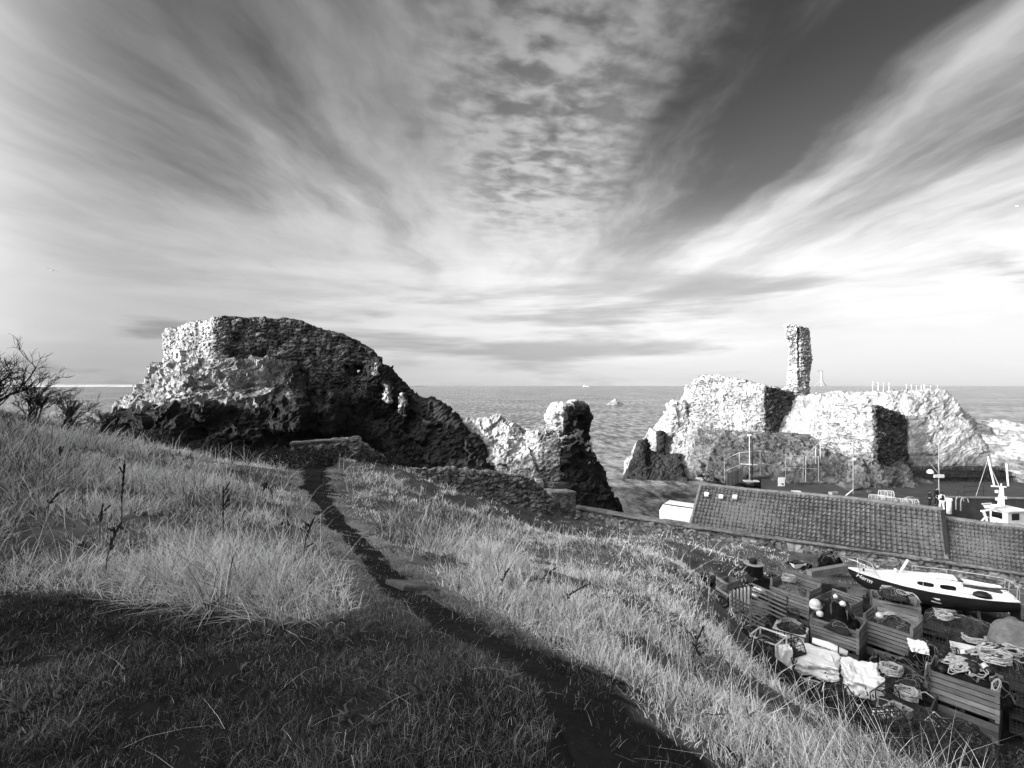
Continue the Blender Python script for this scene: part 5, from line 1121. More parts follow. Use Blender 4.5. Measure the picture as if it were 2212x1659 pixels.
# white bulk bags
def bulkbag(label, xd, yd, dep, dims, rz, seed, open_=False):
    p = W(xd, yd, dep); root = empty('bulk_bag', p, rz); tag(root, label, 'bag', 'white bulk bags'); rnd = np.random.default_rng(seed)
    bm = bmesh.new(); bmesh.ops.create_cube(bm, size=2); bmesh.ops.subdivide_edges(bm, edges=bm.edges[:], cuts=22, use_grid_fill=True)
    P = np.array([tuple(v.co) for v in bm.verts]); L_ = np.linalg.norm(P, axis=1)[:,None]; Q = P*.86+P/L_*.18
    cr = (1-np.abs(2*fbm(P*np.array([1.7,1.7,1.0])+seed*3, 2, seed)-1))**2; cr2 = (1-np.abs(2*fbm(P*np.array([3.1,3.1,1.6])+seed*5, 2, seed+2)-1))**3; Q = Q*(1+(cr-.5)[:,None]*.2+(cr2-.3)[:,None]*.1+facets(P+seed*3, (.6,.6,.8), seed)[3][:,None]*.24+(fbm(P*.9+seed, 2, seed+5)-.5)[:,None]*.25)
    Q[:,2] = np.maximum(Q[:,2], -.8)
    if open_: m_ = (P[:,2] > .99) & (np.abs(P[:,0]-.1) < .55) & (np.abs(P[:,1]) < .6); Q[m_,2] -= .35
    Q = Q*np.array(dims)
    for v_, q in zip(bm.verts, Q): v_.co = (q[0], q[1], q[2]+dims[2]*.8)
    me = bpy.data.meshes.new('body'); bm.to_mesh(me); bm.free(); me.polygons.foreach_set('use_smooth', [True]*len(me.polygons)); me.materials.append(M['bag']); link('body', me, root)
    for sx_ in (-1, 1):
        s = MB(); x0 = sx_*dims[0]*.75; s.tube([(x0,-dims[1]*.5,dims[2]*1.5),(x0*1.05,-dims[1]*.3,dims[2]*1.95),(x0,0,dims[2]*2.0),(x0*.95,dims[1]*.3,dims[2]*1.8)], .03, 6); s.build('strap', M['bag'], root, True)
    return root
bulkbag('slumped white bulk bag lying left of the open one', 1762,1444,9.95,(.64,.62,.28), -.62, 3)
bulkbag('open white bulk bag with rope showing at its mouth', 1862,1488,10.05,(.48,.55,.36), -.45, 5, True)
p = W(1790,1398,9.3); root = empty('white_roll', p, -.6); tag(root, 'white rolled sheet resting on top of the slumped bag', 'roll'); s = MB(); s.tube([(-.5,0,.1),(0,.03,.05),(.55,0,-.06)], [.10,.12,.10], 14); s.build('sheet', M['bag'], root, True); s = MB(); s.tube([(.3+.012*math.cos(a_),.13*math.cos(a_),.02+.13*math.sin(a_)) for a_ in np.linspace(0, 6.28, 18)], .02, 5); s.build('band', M['black'], root)
bulkbag('small crumpled white sack between the white framed crate and the caged tank', 1695,1440,9.4,(.16,.16,.36), 0, 8)
bulkbag('white sack inside the dark creel frame near the brambles', 1912,1565,9.5,(.22,.2,.2), .3, 9)
bulkbag('white cloth flap at the left corner of the rope filled bin', 1984,1402,9.15,(.22,.3,.1), -.5, 12)
# faded net hanging over the corner of the rope bin
c = inbin(bD, .0, .05, -.62); net_heap('net_drape', 'pale shredded net hanging off the left corner of the rope filled bin', 'net', c, (.1, .42, .72), bD.rotation_euler.z, 'palenet', 41, ropes=2, group='fishing nets heaped in the yard')

# cable drum used as a table
p = W(1539,1344,8.15); p.z = max(p.z, gz(p.x, p.y)-.05); root = empty('cable_drum', p); tag(root, 'pale wooden cable drum standing upright as a table in the grass', 'cable drum'); zt = W(1539,1298,7.4).z-p.z
for nm, z0, m_ in (('top_disc', zt, 'palewood'), ('base_disc', .04, 'darkwood')):
    s = MB()
    for k in range(7):
        x0, x1 = -.47+k*.134, -.47+(k+1)*.134-.006; s.tone = random.uniform(.7, 1.1); pts_ = []
        for x_ in np.linspace(x0, x1, 4): pts_.append((x_, -math.sqrt(max(0, .2225-x_*x_))))
        for x_ in np.linspace(x1, x0, 4): pts_.append((x_, math.sqrt(max(0, .2225-x_*x_))))
        s.prism([(a_, b_, z0+.03) for a_, b_ in pts_], [(a_, b_, z0-.03) for a_, b_ in pts_])
    s.build(nm, M[m_], root)
s = MB(); s.lathe([(.27,.06),(.25,zt*.5),(.27,zt-.04)], (0,0,0), 18); s.build('barrel', M['darkwood'], root); s = MB(); s.lathe([(.05,zt+.02),(.05,zt+.034),(0,zt+.034)], (0,0,0), 12); s.build('hub_hole', M['black'], root)
# black tub
p = W(1628,1236,9.1); p.z = gz(p.x, p.y)-.05; r_ = .42; root = empty('plastic_tub', p); tag(root, 'black round tub with a smaller tub on its lid at the back of the yard', 'tub'); hh_ = W(1628,1203,8.55).z-p.z
s = MB(); s.lathe([(r_*.9,0),(r_,.1),(r_,hh_*.72),(r_*1.06,hh_*.76),(r_*1.06,hh_*.82),(r_*.5,hh_*.84),(.0,hh_*.84)], (0,0,0), 24); s.build('body', M['black'], root, True)
s = MB(); s.lathe([(r_*.42,hh_*.84),(r_*.46,hh_*1.1),(r_*.4,hh_*1.14),(0,hh_*1.1)], (-.03,0,0), 18); s.build('upper_tub', M['black'], root, True); s = MB(); s.lathe([(r_*1.0,hh_*.80),(r_*1.09,hh_*.82),(r_*1.0,hh_*.845)], (0,0,0), 24); s.build('rim', M['greymetal'], root)
# slatted crate, leaning pallet
def slats(nm, root, o, e, hh, nb, mat_, w=.07, th=.025):
    s = MB(); o, e = Vector(o), Vector(e)
    for k in range(nb): s.tone = random.uniform(.7, 1.2); z0 = (k+.5)*hh/nb; s.beam(o+Vector((0,0,z0)), e+Vector((0,0,z0)), th, w)
    s.build(nm, M[mat_], root)
A = W(1578,1318,8.9); B = W(1652,1356,8.9); d = Vector((B.x-A.x, B.y-A.y, 0)); w = d.length; root = empty('slatted_crate', (A.x, A.y, A.z-.15), math.atan2(d.y, d.x)); tag(root, 'open slatted crate with bleached end boards beside the cable drum', 'crate')
slats('front_slats', root, (0,0,0), (w,0,0), .75, 5, 'wood'); slats('back_slats', root, (0,1.15,.1), (w,1.15,.1), 1.0, 6, 'wood')
s = MB()
for k in range(6): s.tone = random.uniform(.85, 1.15); s.beam((-.04,.05+k*.2,.02), (-.04,.05+k*.2,.9), .1, .03, (0,1,0))
s.build('end_boards', M['palewood'], root)
for x_ in (.3, .62): s = MB(); s.beam((w*x_,-.03,0), (w*x_,-.03,.78), .09, .03, (0,1,0)); s.build('batten', M['wood'], root)
s = MB(); s.beam((w*.62,-.25,-.1), (w+.05,-.05,.62), .07, .04); s.build('loose_board', M['wood'], root)
A = W(1540,1285,7.9); root = empty('leaning_pallet', A, -.5); tag(root, 'weathered pallet leaning on end behind the cable drum', 'pallet'); root.rotation_euler = (R(-40), R(28), R(-30))
for k in range(4): s = MB(); s.tone = random.uniform(.8, 1.5); s.box((0,.0,.14+k*.17), (.95,.03,.1)); s.build('slat', M['palewood' if k in (1,2) else 'wood'], root)
for x_ in (-.42,.42): s = MB(); s.box((x_,.06,.38), (.06,.08,.8)); s.build('bearer', M['wood'], root)
# caged tank with cord heap
A, B = W(1665,1357,9.3), W(1740,1378,9.3); d = Vector((B.x-A.x, B.y-A.y, 0)); w = d.length; root = empty('caged_tank', (A.x, A.y, A.z-.85), math.atan2(d.y, d.x)); tag(root, 'pale plastic tank in a dark metal cage, heaped with cord', 'tank')
s = MB(); s.box((w/2,.5,.42), (w-.04,.96,.84)); s.build('tank', M['offwhite'], root, False, .03); s = MB()
for x_ in np.linspace(.02, w-.02, 6): s.beam((x_,-.02,0), (x_,-.02,.86), .035, .02, (0,1,0))
for z_ in (.03,.42,.6,.85): s.beam((0,-.03,z_), (w,-.03,z_), .02, .03)
for y_ in (0,.33,.66,1.0): s.beam((-.01,y_,0), (-.01,y_,.86), .02, .035, (0,1,0)); s.beam((w+.01,y_,0), (w+.01,y_,.86), .02, .035, (0,1,0))
s.build('cage', M['dark'], root); s = MB(); s.box((w*.42,-.045,.22), (w*.5,.012,.36)); s.build('dark_panel', M['dark'], root); s = MB(); s.box((w*.22,-.055,.24), (.2,.012,.12)); s.build('label_plate', M['offwhite'], root)
c = root.matrix_basis @ Vector((0,0,0)); c = Matrix.Translation(root.location) @ root.rotation_euler.to_matrix().to_4x4() @ Vector((w/2,.5,.8))
net_heap('net_heap', 'tangle of fine pale cord heaped on the caged tank', 'net', c, (w*.52,.5,.34), root.rotation_euler.z, 'net', 51, ropes=12, rrad=.009, rmat='rope', group='fishing nets heaped in the yard')
# white framed crate
def frame_box(name, label, xl, yl, xr, yr, dep, h, depth, mat_, r_=.025, fill=None, bars=0, cat='frame', grp=None):
    A, B = W(xl, yl, dep), W(xr, yr, dep); d = Vector((B.x-A.x, B.y-A.y, 0)); w = d.length; root = empty(name, (A.x, A.y, A.z-h), math.atan2(d.y, d.x)); tag(root, label, cat, grp); s = MB()
    for z_ in (0, h): s.tube([(0,0,z_),(w,0,z_),(w,depth,z_),(0,depth,z_),(0,0,z_)], r_, 5)
    for x_, y_ in ((0,0),(w,0),(w,depth),(0,depth)): s.tube([(x_,y_,0),(x_,y_,h)], r_, 5)
    for k in range(bars): x_ = w*(k+1)/(bars+1); s.tube([(x_,0,0),(x_,0,h),(x_,depth,h),(x_,depth,0)], r_*.7, 4)
    s.build('frame', M[mat_], root)
    if fill: s = MB(); s.box((w/2,depth/2,h*.36), (w-.05,depth-.05,h*.68)); s.build('panel', M[fill], root)
    return root, w
fr, w = frame_box('framed_crate', 'white framed crate with grey sides left of the slumped bag', 1618,1372,1676,1394, 8.7, .75, .9, 'white', .03, 'harl', 0, 'crate')
c = Matrix.Translation(fr.location) @ fr.rotation_euler.to_matrix().to_4x4() @ Vector((w/2,.45,.42)); net_heap('net_heap', 'dark cord coiled inside the white framed crate', 'net', c, (w*.4,.36,.2), fr.rotation_euler.z, 'net', 52, ropes=4, rmat='darkrope', group='fishing nets heaped in the yard')
frame_box('pipe_stand', 'pale bent pipe frame left of the black sheet at the yard edge', 1488,1362,1512,1372, 7.2, .75, .8, 'greymetal', .02, None, 0)
frame_box('open_creel', 'dark open creel holding a white sack near the brambles', 1893,1529,1945,1547, 9.1, .5, .6, 'greymetal', .016, None, 1)
frame_box('pipe_bracket', 'low white pipe bracket at the edge of the near grass', 1845,1534,1868,1540, 8.6, .4, .3, 'offwhite', .02, None, 0)
# triangular creel end
p = W(2018,1572,9.9); root = empty('creel_end', p, -.3); tag(root, 'triangular creel end of pale rods below the rope filled bin', 'frame'); s = MB()
for a_, b_ in (((-.5,0,.1),(.0,0,.75)),((.0,0,.75),(.75,0,.05)),((-.5,0,.1),(.75,0,.05)),((-.2,0,.45),(.2,0,.1)),((.05,0,.55),(.4,0,.12))): s.tube([Vector(a_)*.62, Vector(b_)*.62], .014, 5)
s.build('rods', M['offwhite'], root)
# black sheet and planks, log
p = W(1590,1392,9.6); root = empty('black_sheet', p, -.5); tag(root, 'black plastic sheet lying in the hollow below the slatted crate', 'sheet')
xs2, ys2 = np.linspace(-1.5, 1.3, 30), np.linspace(-1.0, 1.1, 24); s = MB(); s.v = [(float(a_), float(b_), float(.18+.35*fbm2(np.array([a_*1.1]), np.array([b_*1.1+9]), 3, 4)[0])) for b_ in ys2 for a_ in xs2]; s.t = [1.]*len(s.v); s.f = [(j*30+i, j*30+i+1, (j+1)*30+i+1, (j+1)*30+i) for j in range(23) for i in range(29)]
s.build('sheet', M['black'], root, True).modifiers.new('t', 'SOLIDIFY').thickness = .01
s = MB(); a_, b_ = W(1748,1240,9.3), W(1828,1226,9.2); s.beam(a_, b_, .3, .35); tag(s.build('timber_beam', M['wood']), 'long squared timber lying from the high backed bin to the bow of the yacht', 'timber')
s = MB(); a_, b_ = W(1690,1448,9.4), W(1770,1475,9.7); s.beam(a_+Vector((-.6,0,0)), b_, .12, .05); tag(s.build('plank', M['palewood']), 'loose pale plank lying in front of the slumped white bag', 'plank')
s = MB(); p = W(1650,1405,9.3); s.tube([p+Vector((-.75,-.3,-.6)), p+Vector((-.3,.0,.25))], .025, 6); tag(s.build('pole', M['offwhite']), 'thin pale pole leaning against the white framed crate', 'pole')
# creels: a netted frame with hoops
def creel_mesh(L_=.75, w_=.5, h_=.42):
    fr_ = MB()
    fr_.tube([(0,0,0),(L_,0,0),(L_,w_,0),(0,w_,0),(0,0,0)], .018, 4)
    for k in range(3): x_ = L_*k/2; fr_.tube([(x_,0,0),(x_,.02,h_*.7),(x_,w_*.3,h_),(x_,w_*.7,h_),(x_,w_-.02,h_*.7),(x_,w_,0)], .018, 4)
    for y_, z_ in ((.02,h_*.7),(w_*.3,h_),(w_*.7,h_),(w_-.02,h_*.7)): fr_.tube([(0,y_,z_),(L_,y_,z_)], .014, 4)
    nt_ = MB()
    for k in range(8): x_ = L_*(k+.5)/8; nt_.tube([(x_,0,.03),(x_,.03,h_*.68),(x_,w_*.3,h_*.97),(x_,w_*.7,h_*.97),(x_,w_-.03,h_*.68),(x_,w_,.03)], .006, 3, False)
    for k in range(4): z_ = h_*(k+.5)/5; nt_.tube([(0,.01,z_),(L_,.01,z_)], .006, 3, False)
    ba = MB(); ba.box((L_/2,w_/2,.02), (L_*.96,w_*.96,.03)); return fr_, nt_, ba
def creel(p, rz, label, group, mats=('greymetal','darkrope','darkwood'), scale=1.0):
    root = empty('creel', p, rz); tag(root, label, 'creel', group); root.scale = (scale,)*3
    for mb, nm, m_ in zip(creel_mesh(), ('frame', 'netting', 'base'), mats): mb.build(nm, M[m_], root)
    return root
# stack at the right of the rope filled bin
p0 = W(2172,1560,10.3); ex = Vector((.72,-.69,0)); first = None; nm_ = ['bottom', 'second', 'third', 'top']
for j in range(2):
    for k in range(4):
        q = p0+ex*(.1+j*.85)+Vector((0,0,-.25+k*.44)); lb = f'{nm_[k]} dark creel of the {"near left" if j == 0 else "cut off right"} pile beside the rope filled bin'
        if first is None: first = creel(q, math.atan2(ex.y, ex.x), lb, 'creels stacked at the right edge', ('dark','darkrope','darkwood'), 1.05)
        else: c_ = copy_tree(first); c_.location = q; c_['label'] = lb
# pale creels on the quay beyond the shed roof
cp_ = None
for k, (xd, yd, lb) in enumerate([(1882,1083,'leftmost pale creel showing above the shed ridge'),(1906,1087,'second pale creel above the shed ridge, under a third'),(1903,1074,'pale creel lying on top of two others above the shed ridge'),(1932,1091,'pale creel at the right of the row above the shed ridge'),(1958,1093,'pale creel nearest the walkers above the shed ridge')]):
    q = D(xd, yd, 45.2); q.z = max(3.2, q.z)
    if cp_ is None: cp_ = creel(q, -.35, lb, 'pale creels on the quay', ('offwhite','rope','offwhite'), 1.35)
    else: c_ = copy_tree(cp_); c_.location = q; c_['label'] = lb; c_.rotation_euler.z = -.35+random.uniform(-.2, .2)
heap_at('pale rope heap on the quay between the creels and the walkers', 1968,1090,11.6,(1.0,.5,.75), 0, 'palenet', 61, ropes=3, name='rope_heap', cat='rope', grp=None)
# long bank of dark stacked creels at the foot of the retaining wall
far_c = creel(Vector((0,0,0)), 0, 'x', 'dark creels stacked under the retaining wall', ('dark','darkrope','darkwood'), 1.3)
cnt = 0; rnd = random.Random(5)
for row, (Y0, z0) in enumerate(((61.2, 3.2), (60.2, 3.2))):
    for k in range(15):
        for lv in range(3-row):
            p = at(1962+k*18, Y0); q = Vector((p[0]+rnd.uniform(-.1,.1), p[1]+rnd.uniform(-.15,.15)-.0*k, z0+lv*.56)); 
            c_ = far_c if cnt == 0 else copy_tree(far_c); c_.location = q; c_.rotation_euler = (rnd.uniform(-.06,.06), rnd.uniform(-.06,.06), rnd.uniform(-.25,.25)); c_['label'] = 'dark creel in the long low bank of creels under the retaining wall'; cnt += 1

# more gear crowding the yard
bin_('small bare bin in the gap between the black net mound and the bow', 1772,1288,1838,1312, 9.95, .8, 1.0, .2)
bin_('bare bin between the yacht and the net sack', 1998,1318,2046,1334, 10.2, .7, 1.0, 0, 'tarpwood', 4, False)
bin_('low board box half sunk in grass beside the black tub', 1655,1242,1700,1250, 10.0, .6, 1.0, 0, 'wood', 4, False)
bin_('upended dark bin beside the caged tank', 1712,1404,1748,1416, 9.6, .7, .7, 0, 'darkwood', 4, False)
bin_('flat grey bin below the straight boarded bin', 1880,1424,1972,1452, 10.1, .55, 1.0, 0, 'tarpwood', 3, False)
bin_('weathered low bin at the bottom right corner of the photo', 2040,1596,2150,1636, 10.0, .6, 1.1, 0, 'tarpwood', 3, False)
for k, (xd, yd, dep, rz, lb) in enumerate([(1694,1492,9.3,.3,'dark creel on the bank below the slumped white bag'),(1748,1512,9.1,-.5,'dark creel tipped below the join of the two white bags'),(1822,1535,9.1,.8,'dark creel in the brambles below the open white bag'),(1900,1588,8.8,.1,'dark creel nearest the grass under the white sack'),(1975,1570,9.7,-.9,'dark creel between the low dark bin and the pale rods'),(2075,1622,9.9,.4,'dark creel in front of the weathered low bin'),(1640,1425,9.0,.5,'dark creel left of the white framed crate foot'),(1990,1392,10.3,-.7,'dark creel behind the white cloth flap')]):
    c_ = copy_tree(first); c_.location = W(xd, yd, dep); c_.rotation_euler = (rng.uniform(-.35, .35), rng.uniform(-.3, .3), rz); c_['label'] = lb; c_['group'] = 'loose creels in the yard'
def coil(label, xd, yd, dep, r_, mat_, seed):
    rnd = random.Random(seed); p = W(xd, yd, dep); root = empty('rope_coil', p); tag(root, label, 'rope', 'rope coils in the yard')
    s = MB(); pts_ = [((r_+rnd.uniform(-.07, .07))*math.cos(f), (r_*.85+rnd.uniform(-.07, .07))*math.sin(f), .03+.018*f/6.28*1.6+rnd.uniform(0, .03)) for f in np.arange(0, 6.28*8, .35)]
    s.tube(pts_, .022, 5); s.build('coil', M[mat_], root, True); s = MB(); s.tube([pts_[-1]]+[(r_+.12*k+rnd.uniform(-.1, .1), rnd.uniform(-.2, .3), .05) for k in range(1, 5)], .022, 5); s.build('loose_end', M[mat_], root, True)
coil('pale rope coil lying in front of the white framed crate', 1650,1458,9.3,.32,'rope',1); coil('pale rope coil on the low grey net heap', 1925,1455,9.55,.3,'rope',2); coil('pale rope coil on the ground between sack and tarpaulin', 2105,1386,10.6,.4,'rope',3)
coil('dark rope coil beside the cable drum', 1572,1352,8.6,.35,'darkrope',4); coil('pale rope coil on top of the mottled net heap', 2150,1428,9.35,.42,'rope',5); coil('pale thin coil on the dark bin below the net heap', 1960,1508,9.85,.3,'rope',6)
coil('pale rope coil on the floor of the high backed bin', 1705,1256,9.35,.3,'rope',7); coil('pale rope coil draped on the net sack', 2040,1338,9.95,.28,'rope',8)
def fishbox(label, xd, yd, dep, rz, mat_):
    p = W(xd, yd, dep); root = empty('fish_box', p, rz); tag(root, label, 'fish box', 'plastic fish boxes'); s = MB(); s.box((0,0,.02), (.76,.44,.03))
    for sg in (-1, 1): s.box((0,sg*.22,.14), (.8,.03,.25)); s.box((sg*.39,0,.14), (.03,.41,.25))
    s.build('tub', M[mat_], root, False, .01); s = MB()
    for sg in (-1, 1): s.box((0,sg*.235,.25), (.84,.03,.035)); s.box((sg*.41,0,.25), (.03,.44,.035))
    s.build('rim', M[mat_], root)
for a_ in [('grey fish box on the quay left of the pale pole',1800,1068,11.55,.3,'greymetal'),('white fish box on the quay behind the long shed ridge',1720,1066,11.6,-.2,'offwhite'),('grey fish box tipped in the grass behind the cable drum',1572,1268,7.7,.6,'tarp'),('pale fish box by the lane wall left of the timber beam',1722,1226,10.6,.2,'offwhite'),('dark fish box below the bow of the yacht',1852,1285,10.7,-.8,'tarp'),('grey fish box among the near brambles',1935,1552,9.4,.5,'greymetal'),('pale fish box behind the rope filled bin',2085,1412,10.1,-.6,'offwhite')]: fishbox(*a_)

# a further layer of creels and bins stacked between the rows
for k, (xd, yd, dep, rz, lb) in enumerate([(1652,1300,9.6,-.7,'dark creel on the ground left of the high backed bin'),(1742,1318,10.2,-.75,'dark creel between the high backed bin and the black net mound'),(1862,1312,10.3,-.7,'dark creel wedged left of the plain bin under the yacht'),(1985,1352,10.5,-.8,'dark creel right of the straight boarded bin'),(2018,1425,10.2,-.5,'dark creel behind the left corner of the rope filled bin'),(1680,1345,9.7,-.6,'dark creel behind the caged tank'),(1700,1425,9.5,.2,'dark creel under the end of the white roll'),(1925,1532,9.7,.6,'dark creel on the low grey bin by the brambles')]):
    c_ = copy_tree(first); c_.location = W(xd, yd, dep); c_.rotation_euler = (rng.uniform(-.2, .2), rng.uniform(-.2, .2), rz); c_['label'] = lb; c_['group'] = 'loose creels in the yard'
heap_at('dark net spilled between the slatted crate and the caged tank', 1640,1352,9.7,(.7,.5,.5), -.6, 'net', 71, ropes=3)
heap_at('grey net bundle on top of the plain bin under the yacht', 1930,1290,9.5,(.6,.4,.4), -.6, 'net', 72, ropes=2)
heap_at('black net sagging over the right side of the rope filled bin', 2150,1510,9.8,(.6,.6,.7), -.6, 'darknet', 73, ropes=3)
# ------------------------------------------------------------------ yacht on its cradle
Bp, Sp = W(1833,1231,9.25), W(2204,1304,9.42); stb = Vector((.86,.5,0))
for _ in range(4):
    Sc = Vector((Sp.x, Sp.y, 0))+stb*.78; hd_ = Vector((Bp.x, Bp.y, 0))-Sc; LY = hd_.length; hd_.normalize(); stb = Vector((hd_.y, -hd_.x, 0))
root = empty('yacht', (Sc.x, Sc.y, Sp.z), math.atan2(hd_.y, hd_.x)); tag(root, 'small laid up yacht with a dark hull, white deck and name on the bow', 'yacht')
TS = np.array([0,.15,.32,.5,.66,.8,.9,.96,1.]); HB = np.array([.78,.92,1.0,1.0,.88,.66,.42,.21,.02]); SH = np.array([.04,0,-.01,.01,.06,.13,.19,.23,.26]); KL = np.array([-.62,-.8,-.92,-.95,-.9,-.78,-.58,-.34,.1])
def hb(t_): return np.interp(t_, TS, HB)
def shz(t_): return np.interp(t_, TS, SH)
def hullp(t_, w_, side=1):   # w 0 sheer .. 1 keel
    b_, z0, zk = hb(t_), shz(t_), np.interp(t_, TS, KL); prof = np.interp(w_, [0,.3,.6,.85,1], [1,.97,.80,.42,.03]); zz = z0+(zk-z0)*np.interp(w_, [0,.3,.6,.85,1], [0,.36,.7,.92,1])
    return Vector((t_*LY-(0 if t_ > .02 else .12*w_), side*b_*prof, zz))
s = MB(); nt, nw_ = 30, 9
for side in (1, -1):
    s.add([hullp(i/nt, j/nw_, side) for i in range(nt+1) for j in range(nw_+1)], [(i*(nw_+1)+j, i*(nw_+1)+j+1, (i+1)*(nw_+1)+j+1, (i+1)*(nw_+1)+j) for i in range(nt) for j in range(nw_)])
n_ = nw_+1; st_ = [hullp(0, j/nw_, 1) for j in range(n_)]+[hullp(0, j/nw_, -1) for j in range(n_)]; s.add(st_, [(j, j+1, n_+j+1, n_+j) for j in range(nw_)])
s.build('hull', M['hull'], root, True)
s = MB(); nl = [Vector((i/nt*LY, sd_*hb(i/nt)*.985, shz(i/nt)+.012+.05*(1-f*f))) for i in range(nt+1) for sd_, f in ((1,1),(.5,.5),(0,0),(-.5,.5),(-1,1))]
s.add(nl, [(i*5+j, i*5+j+1, (i+1)*5+j+1, (i+1)*5+j) for i in range(nt) for j in range(4)]); s.build('deck', M['white'], root, True)
s = MB()
for side in (1, -1): s.tube([Vector((i/nt*LY, side*hb(i/nt), shz(i/nt)+.01)) for i in range(nt+1)], .032, 6)
s.tube([hullp(0,0,1), hullp(0,0,-1)], .03, 6); s.build('toe_rail', M['white'], root, True)
s = MB()   # cabin trunk
ct = [(.30,.60,.42),(.36,.62,.43),(.5,.62,.40),(.62,.55,.33),(.72,.44,.25),(.79,.30,.13),(.81,.25,.04)]; vs2 = []
for t_, b_, h_ in ct: z0 = shz(t_)+.03; vs2 += [Vector((t_*LY, b_*1.1, z0)), Vector((t_*LY, b_, z0+h_*.85)), Vector((t_*LY, b_*.6, z0+h_)), Vector((t_*LY, -b_*.6, z0+h_)), Vector((t_*LY, -b_, z0+h_*.85)), Vector((t_*LY, -b_*1.1, z0))]
s.add(vs2, [(i*6+j, i*6+j+1, (i+1)*6+j+1, (i+1)*6+j) for i in range(len(ct)-1) for j in range(5)]+[(0,5,4,3,2,1), tuple(len(vs2)-6+j for j in range(6))]); cab = s.build('cabin', M['white'], root, False, .03)
for t0, t1 in ((.345,.44),(.475,.575)):
    s = MB(); nseg = 20; pts_ = []
    for k in range(nseg):
        a_ = k/nseg*6.283; uu, vv_ = math.copysign(abs(math.cos(a_))**.5, math.cos(a_)), math.copysign(abs(math.sin(a_))**.7, math.sin(a_)); t_ = (t0+t1)/2+(t1-t0)/2*uu; b_ = np.interp(t_, [c[0] for c in ct], [c[1] for c in ct]); h_ = np.interp(t_, [c[0] for c in ct], [c[2] for c in ct]); f = .5+.27*vv_
        pts_.append(Vector((t_*LY, b_*(1.1-.1*f)+.012, shz(t_)+.03+h_*.85*f)))
    s.prism([p+Vector((0,.006,0)) for p in pts_], [p-Vector((0,.03,0)) for p in pts_]); s.build('window', M['glass'], cab)
s = MB(); s.box((.40*LY, .12, .52), (.9,.62,.05)); s.box((.36*LY,-.1,.5), (.5,.5,.06)); s.build('hatch', M['white'], root, False, .02); s = MB(); s.box((.325*LY,.1,.475), (.42,.5,.05)); s.build('hatch_shadow_gap', M['glass'], root)
s = MB()   # cockpit coamings and dark well
for side in (1, -1): s.beam((.03*LY, side*.62, .10), (.30*LY, side*.64, .20), .09, .26)
s.beam((.03*LY,-.62,.1), (.03*LY,.62,.1), .09, .2); s.build('coaming', M['white'], root, False, .02); s = MB(); s.box((.165*LY,0,.062), (.25*LY,1.16,.05)); s.build('cockpit_well', M['black'], root)
s = MB(); s.lathe([(.0,0),(.34,.0),(.3,.12),(.15,.2),(0,.22)], (.20*LY,.66,.06), 18); s.build('cockpit_cushion', M['black'], root, True)
s = MB(); s.beam((.67*LY,.05,.3), (.60*LY,-.25,.98), .09, .06); s.build('mast_stump', M['white'], root); s = MB(); s.lathe([(.1,.0),(.06,.1),(.08,.2),(.07,.3),(.0,.34)], (.69*LY,.08,.26), 10); s.build('mast_foot', M['offwhite'], root)
s = MB(); zb = shz(.97)+.03   # pulpit
s.tube([(.80*LY,.58,shz(.8)), (.84*LY,.55,.52), (.95*LY,.36,.74), (1.04*LY,.0,.80), (.95*LY,-.36,.74), (.84*LY,-.55,.52), (.80*LY,-.58,shz(.8))], .02, 6)
for t_, y_ in ((.93,.36),(.93,-.36)): s.tube([(t_*LY, y_*.75, shz(t_)), (t_*LY, y_, .71)], .017, 6)
s.build('pulpit', M['chrome'], root, True); s = MB()
for t_ in (.33,.55):
    for side in (1,-1): s.tube([(t_*LY, side*hb(t_)*.96, shz(t_)), (t_*LY, side*hb(t_)*.96, .52)], .014, 5)
s.build('stanchions', M['chrome'], root); s = MB()
for side in (1, -1): s.tube([(.0,side*.70,.04),(.0,side*.72,.55),(.10*LY,side*.8,.57),(.30*LY,side*.95,.56),(.55*LY,side*.95,.52)], .012, 5)
s.tube([(.0,.72,.55),(-.05,.4,.58),(-.06,0,.58),(-.05,-.4,.58),(0,-.72,.55)], .02, 6)
for y_ in (.4,-.4): s.tube([(-.02,y_,.04),(-.05,y_,.58)], .017, 5)
s.build('pushpit', M['chrome'], root)
s = MB(); s.beam((.02*LY,.0,.30), (.22*LY,.3,.27), .05, .05); s.build('tiller', M['darkwood'], root); s = MB(); s.tube([(.90*LY,.1,shz(.9)+.04),(.90*LY,.1,.38)], .04, 8); s.build('samson_post', M['dark'], root)
s = MB(); s.beam((-.08,0,-.05), (-.12,0,-1.0), .05, .34); s.build('rudder', M['hull'], root); s = MB(); s.prism([(.32*LY,.06,-.85),(.62*LY,.06,-.85),(.62*LY,-.06,-.85),(.32*LY,-.06,-.85)], [(.36*LY,.04,-1.35),(.55*LY,.04,-1.35),(.55*LY,-.04,-1.35),(.36*LY,-.04,-1.35)]); s.build('keel', M['hull'], root)
def patch(pts_, nm):
    s = MB(); top_ = []; bot_ = []
    for t_, w_ in pts_: p = hullp(t_, w_); top_.append(p+Vector((0,.012,.004))); bot_.append(p-Vector((0,.01,0)))
    s.prism(top_, bot_); s.build(nm, M['offwhite'], root)
patch([(.655,.22),(.615,.2),(.585,.3),(.56,.52),(.548,.62),(.565,.58),(.60,.40),(.625,.31),(.65,.3)], 'peeled_paint'); patch([(.495,.24),(.455,.22),(.45,.29),(.47,.3)], 'peeled_paint'); patch([(.505,.36),(.44,.42),(.445,.47),(.5,.43)], 'peeled_paint')
cu = bpy.data.curves.new('boat_name', 'FONT'); cu.body = 'Herm'; cu.size = .30; cu.extrude = .006; cu.shear = .25; cu.space_character = .95
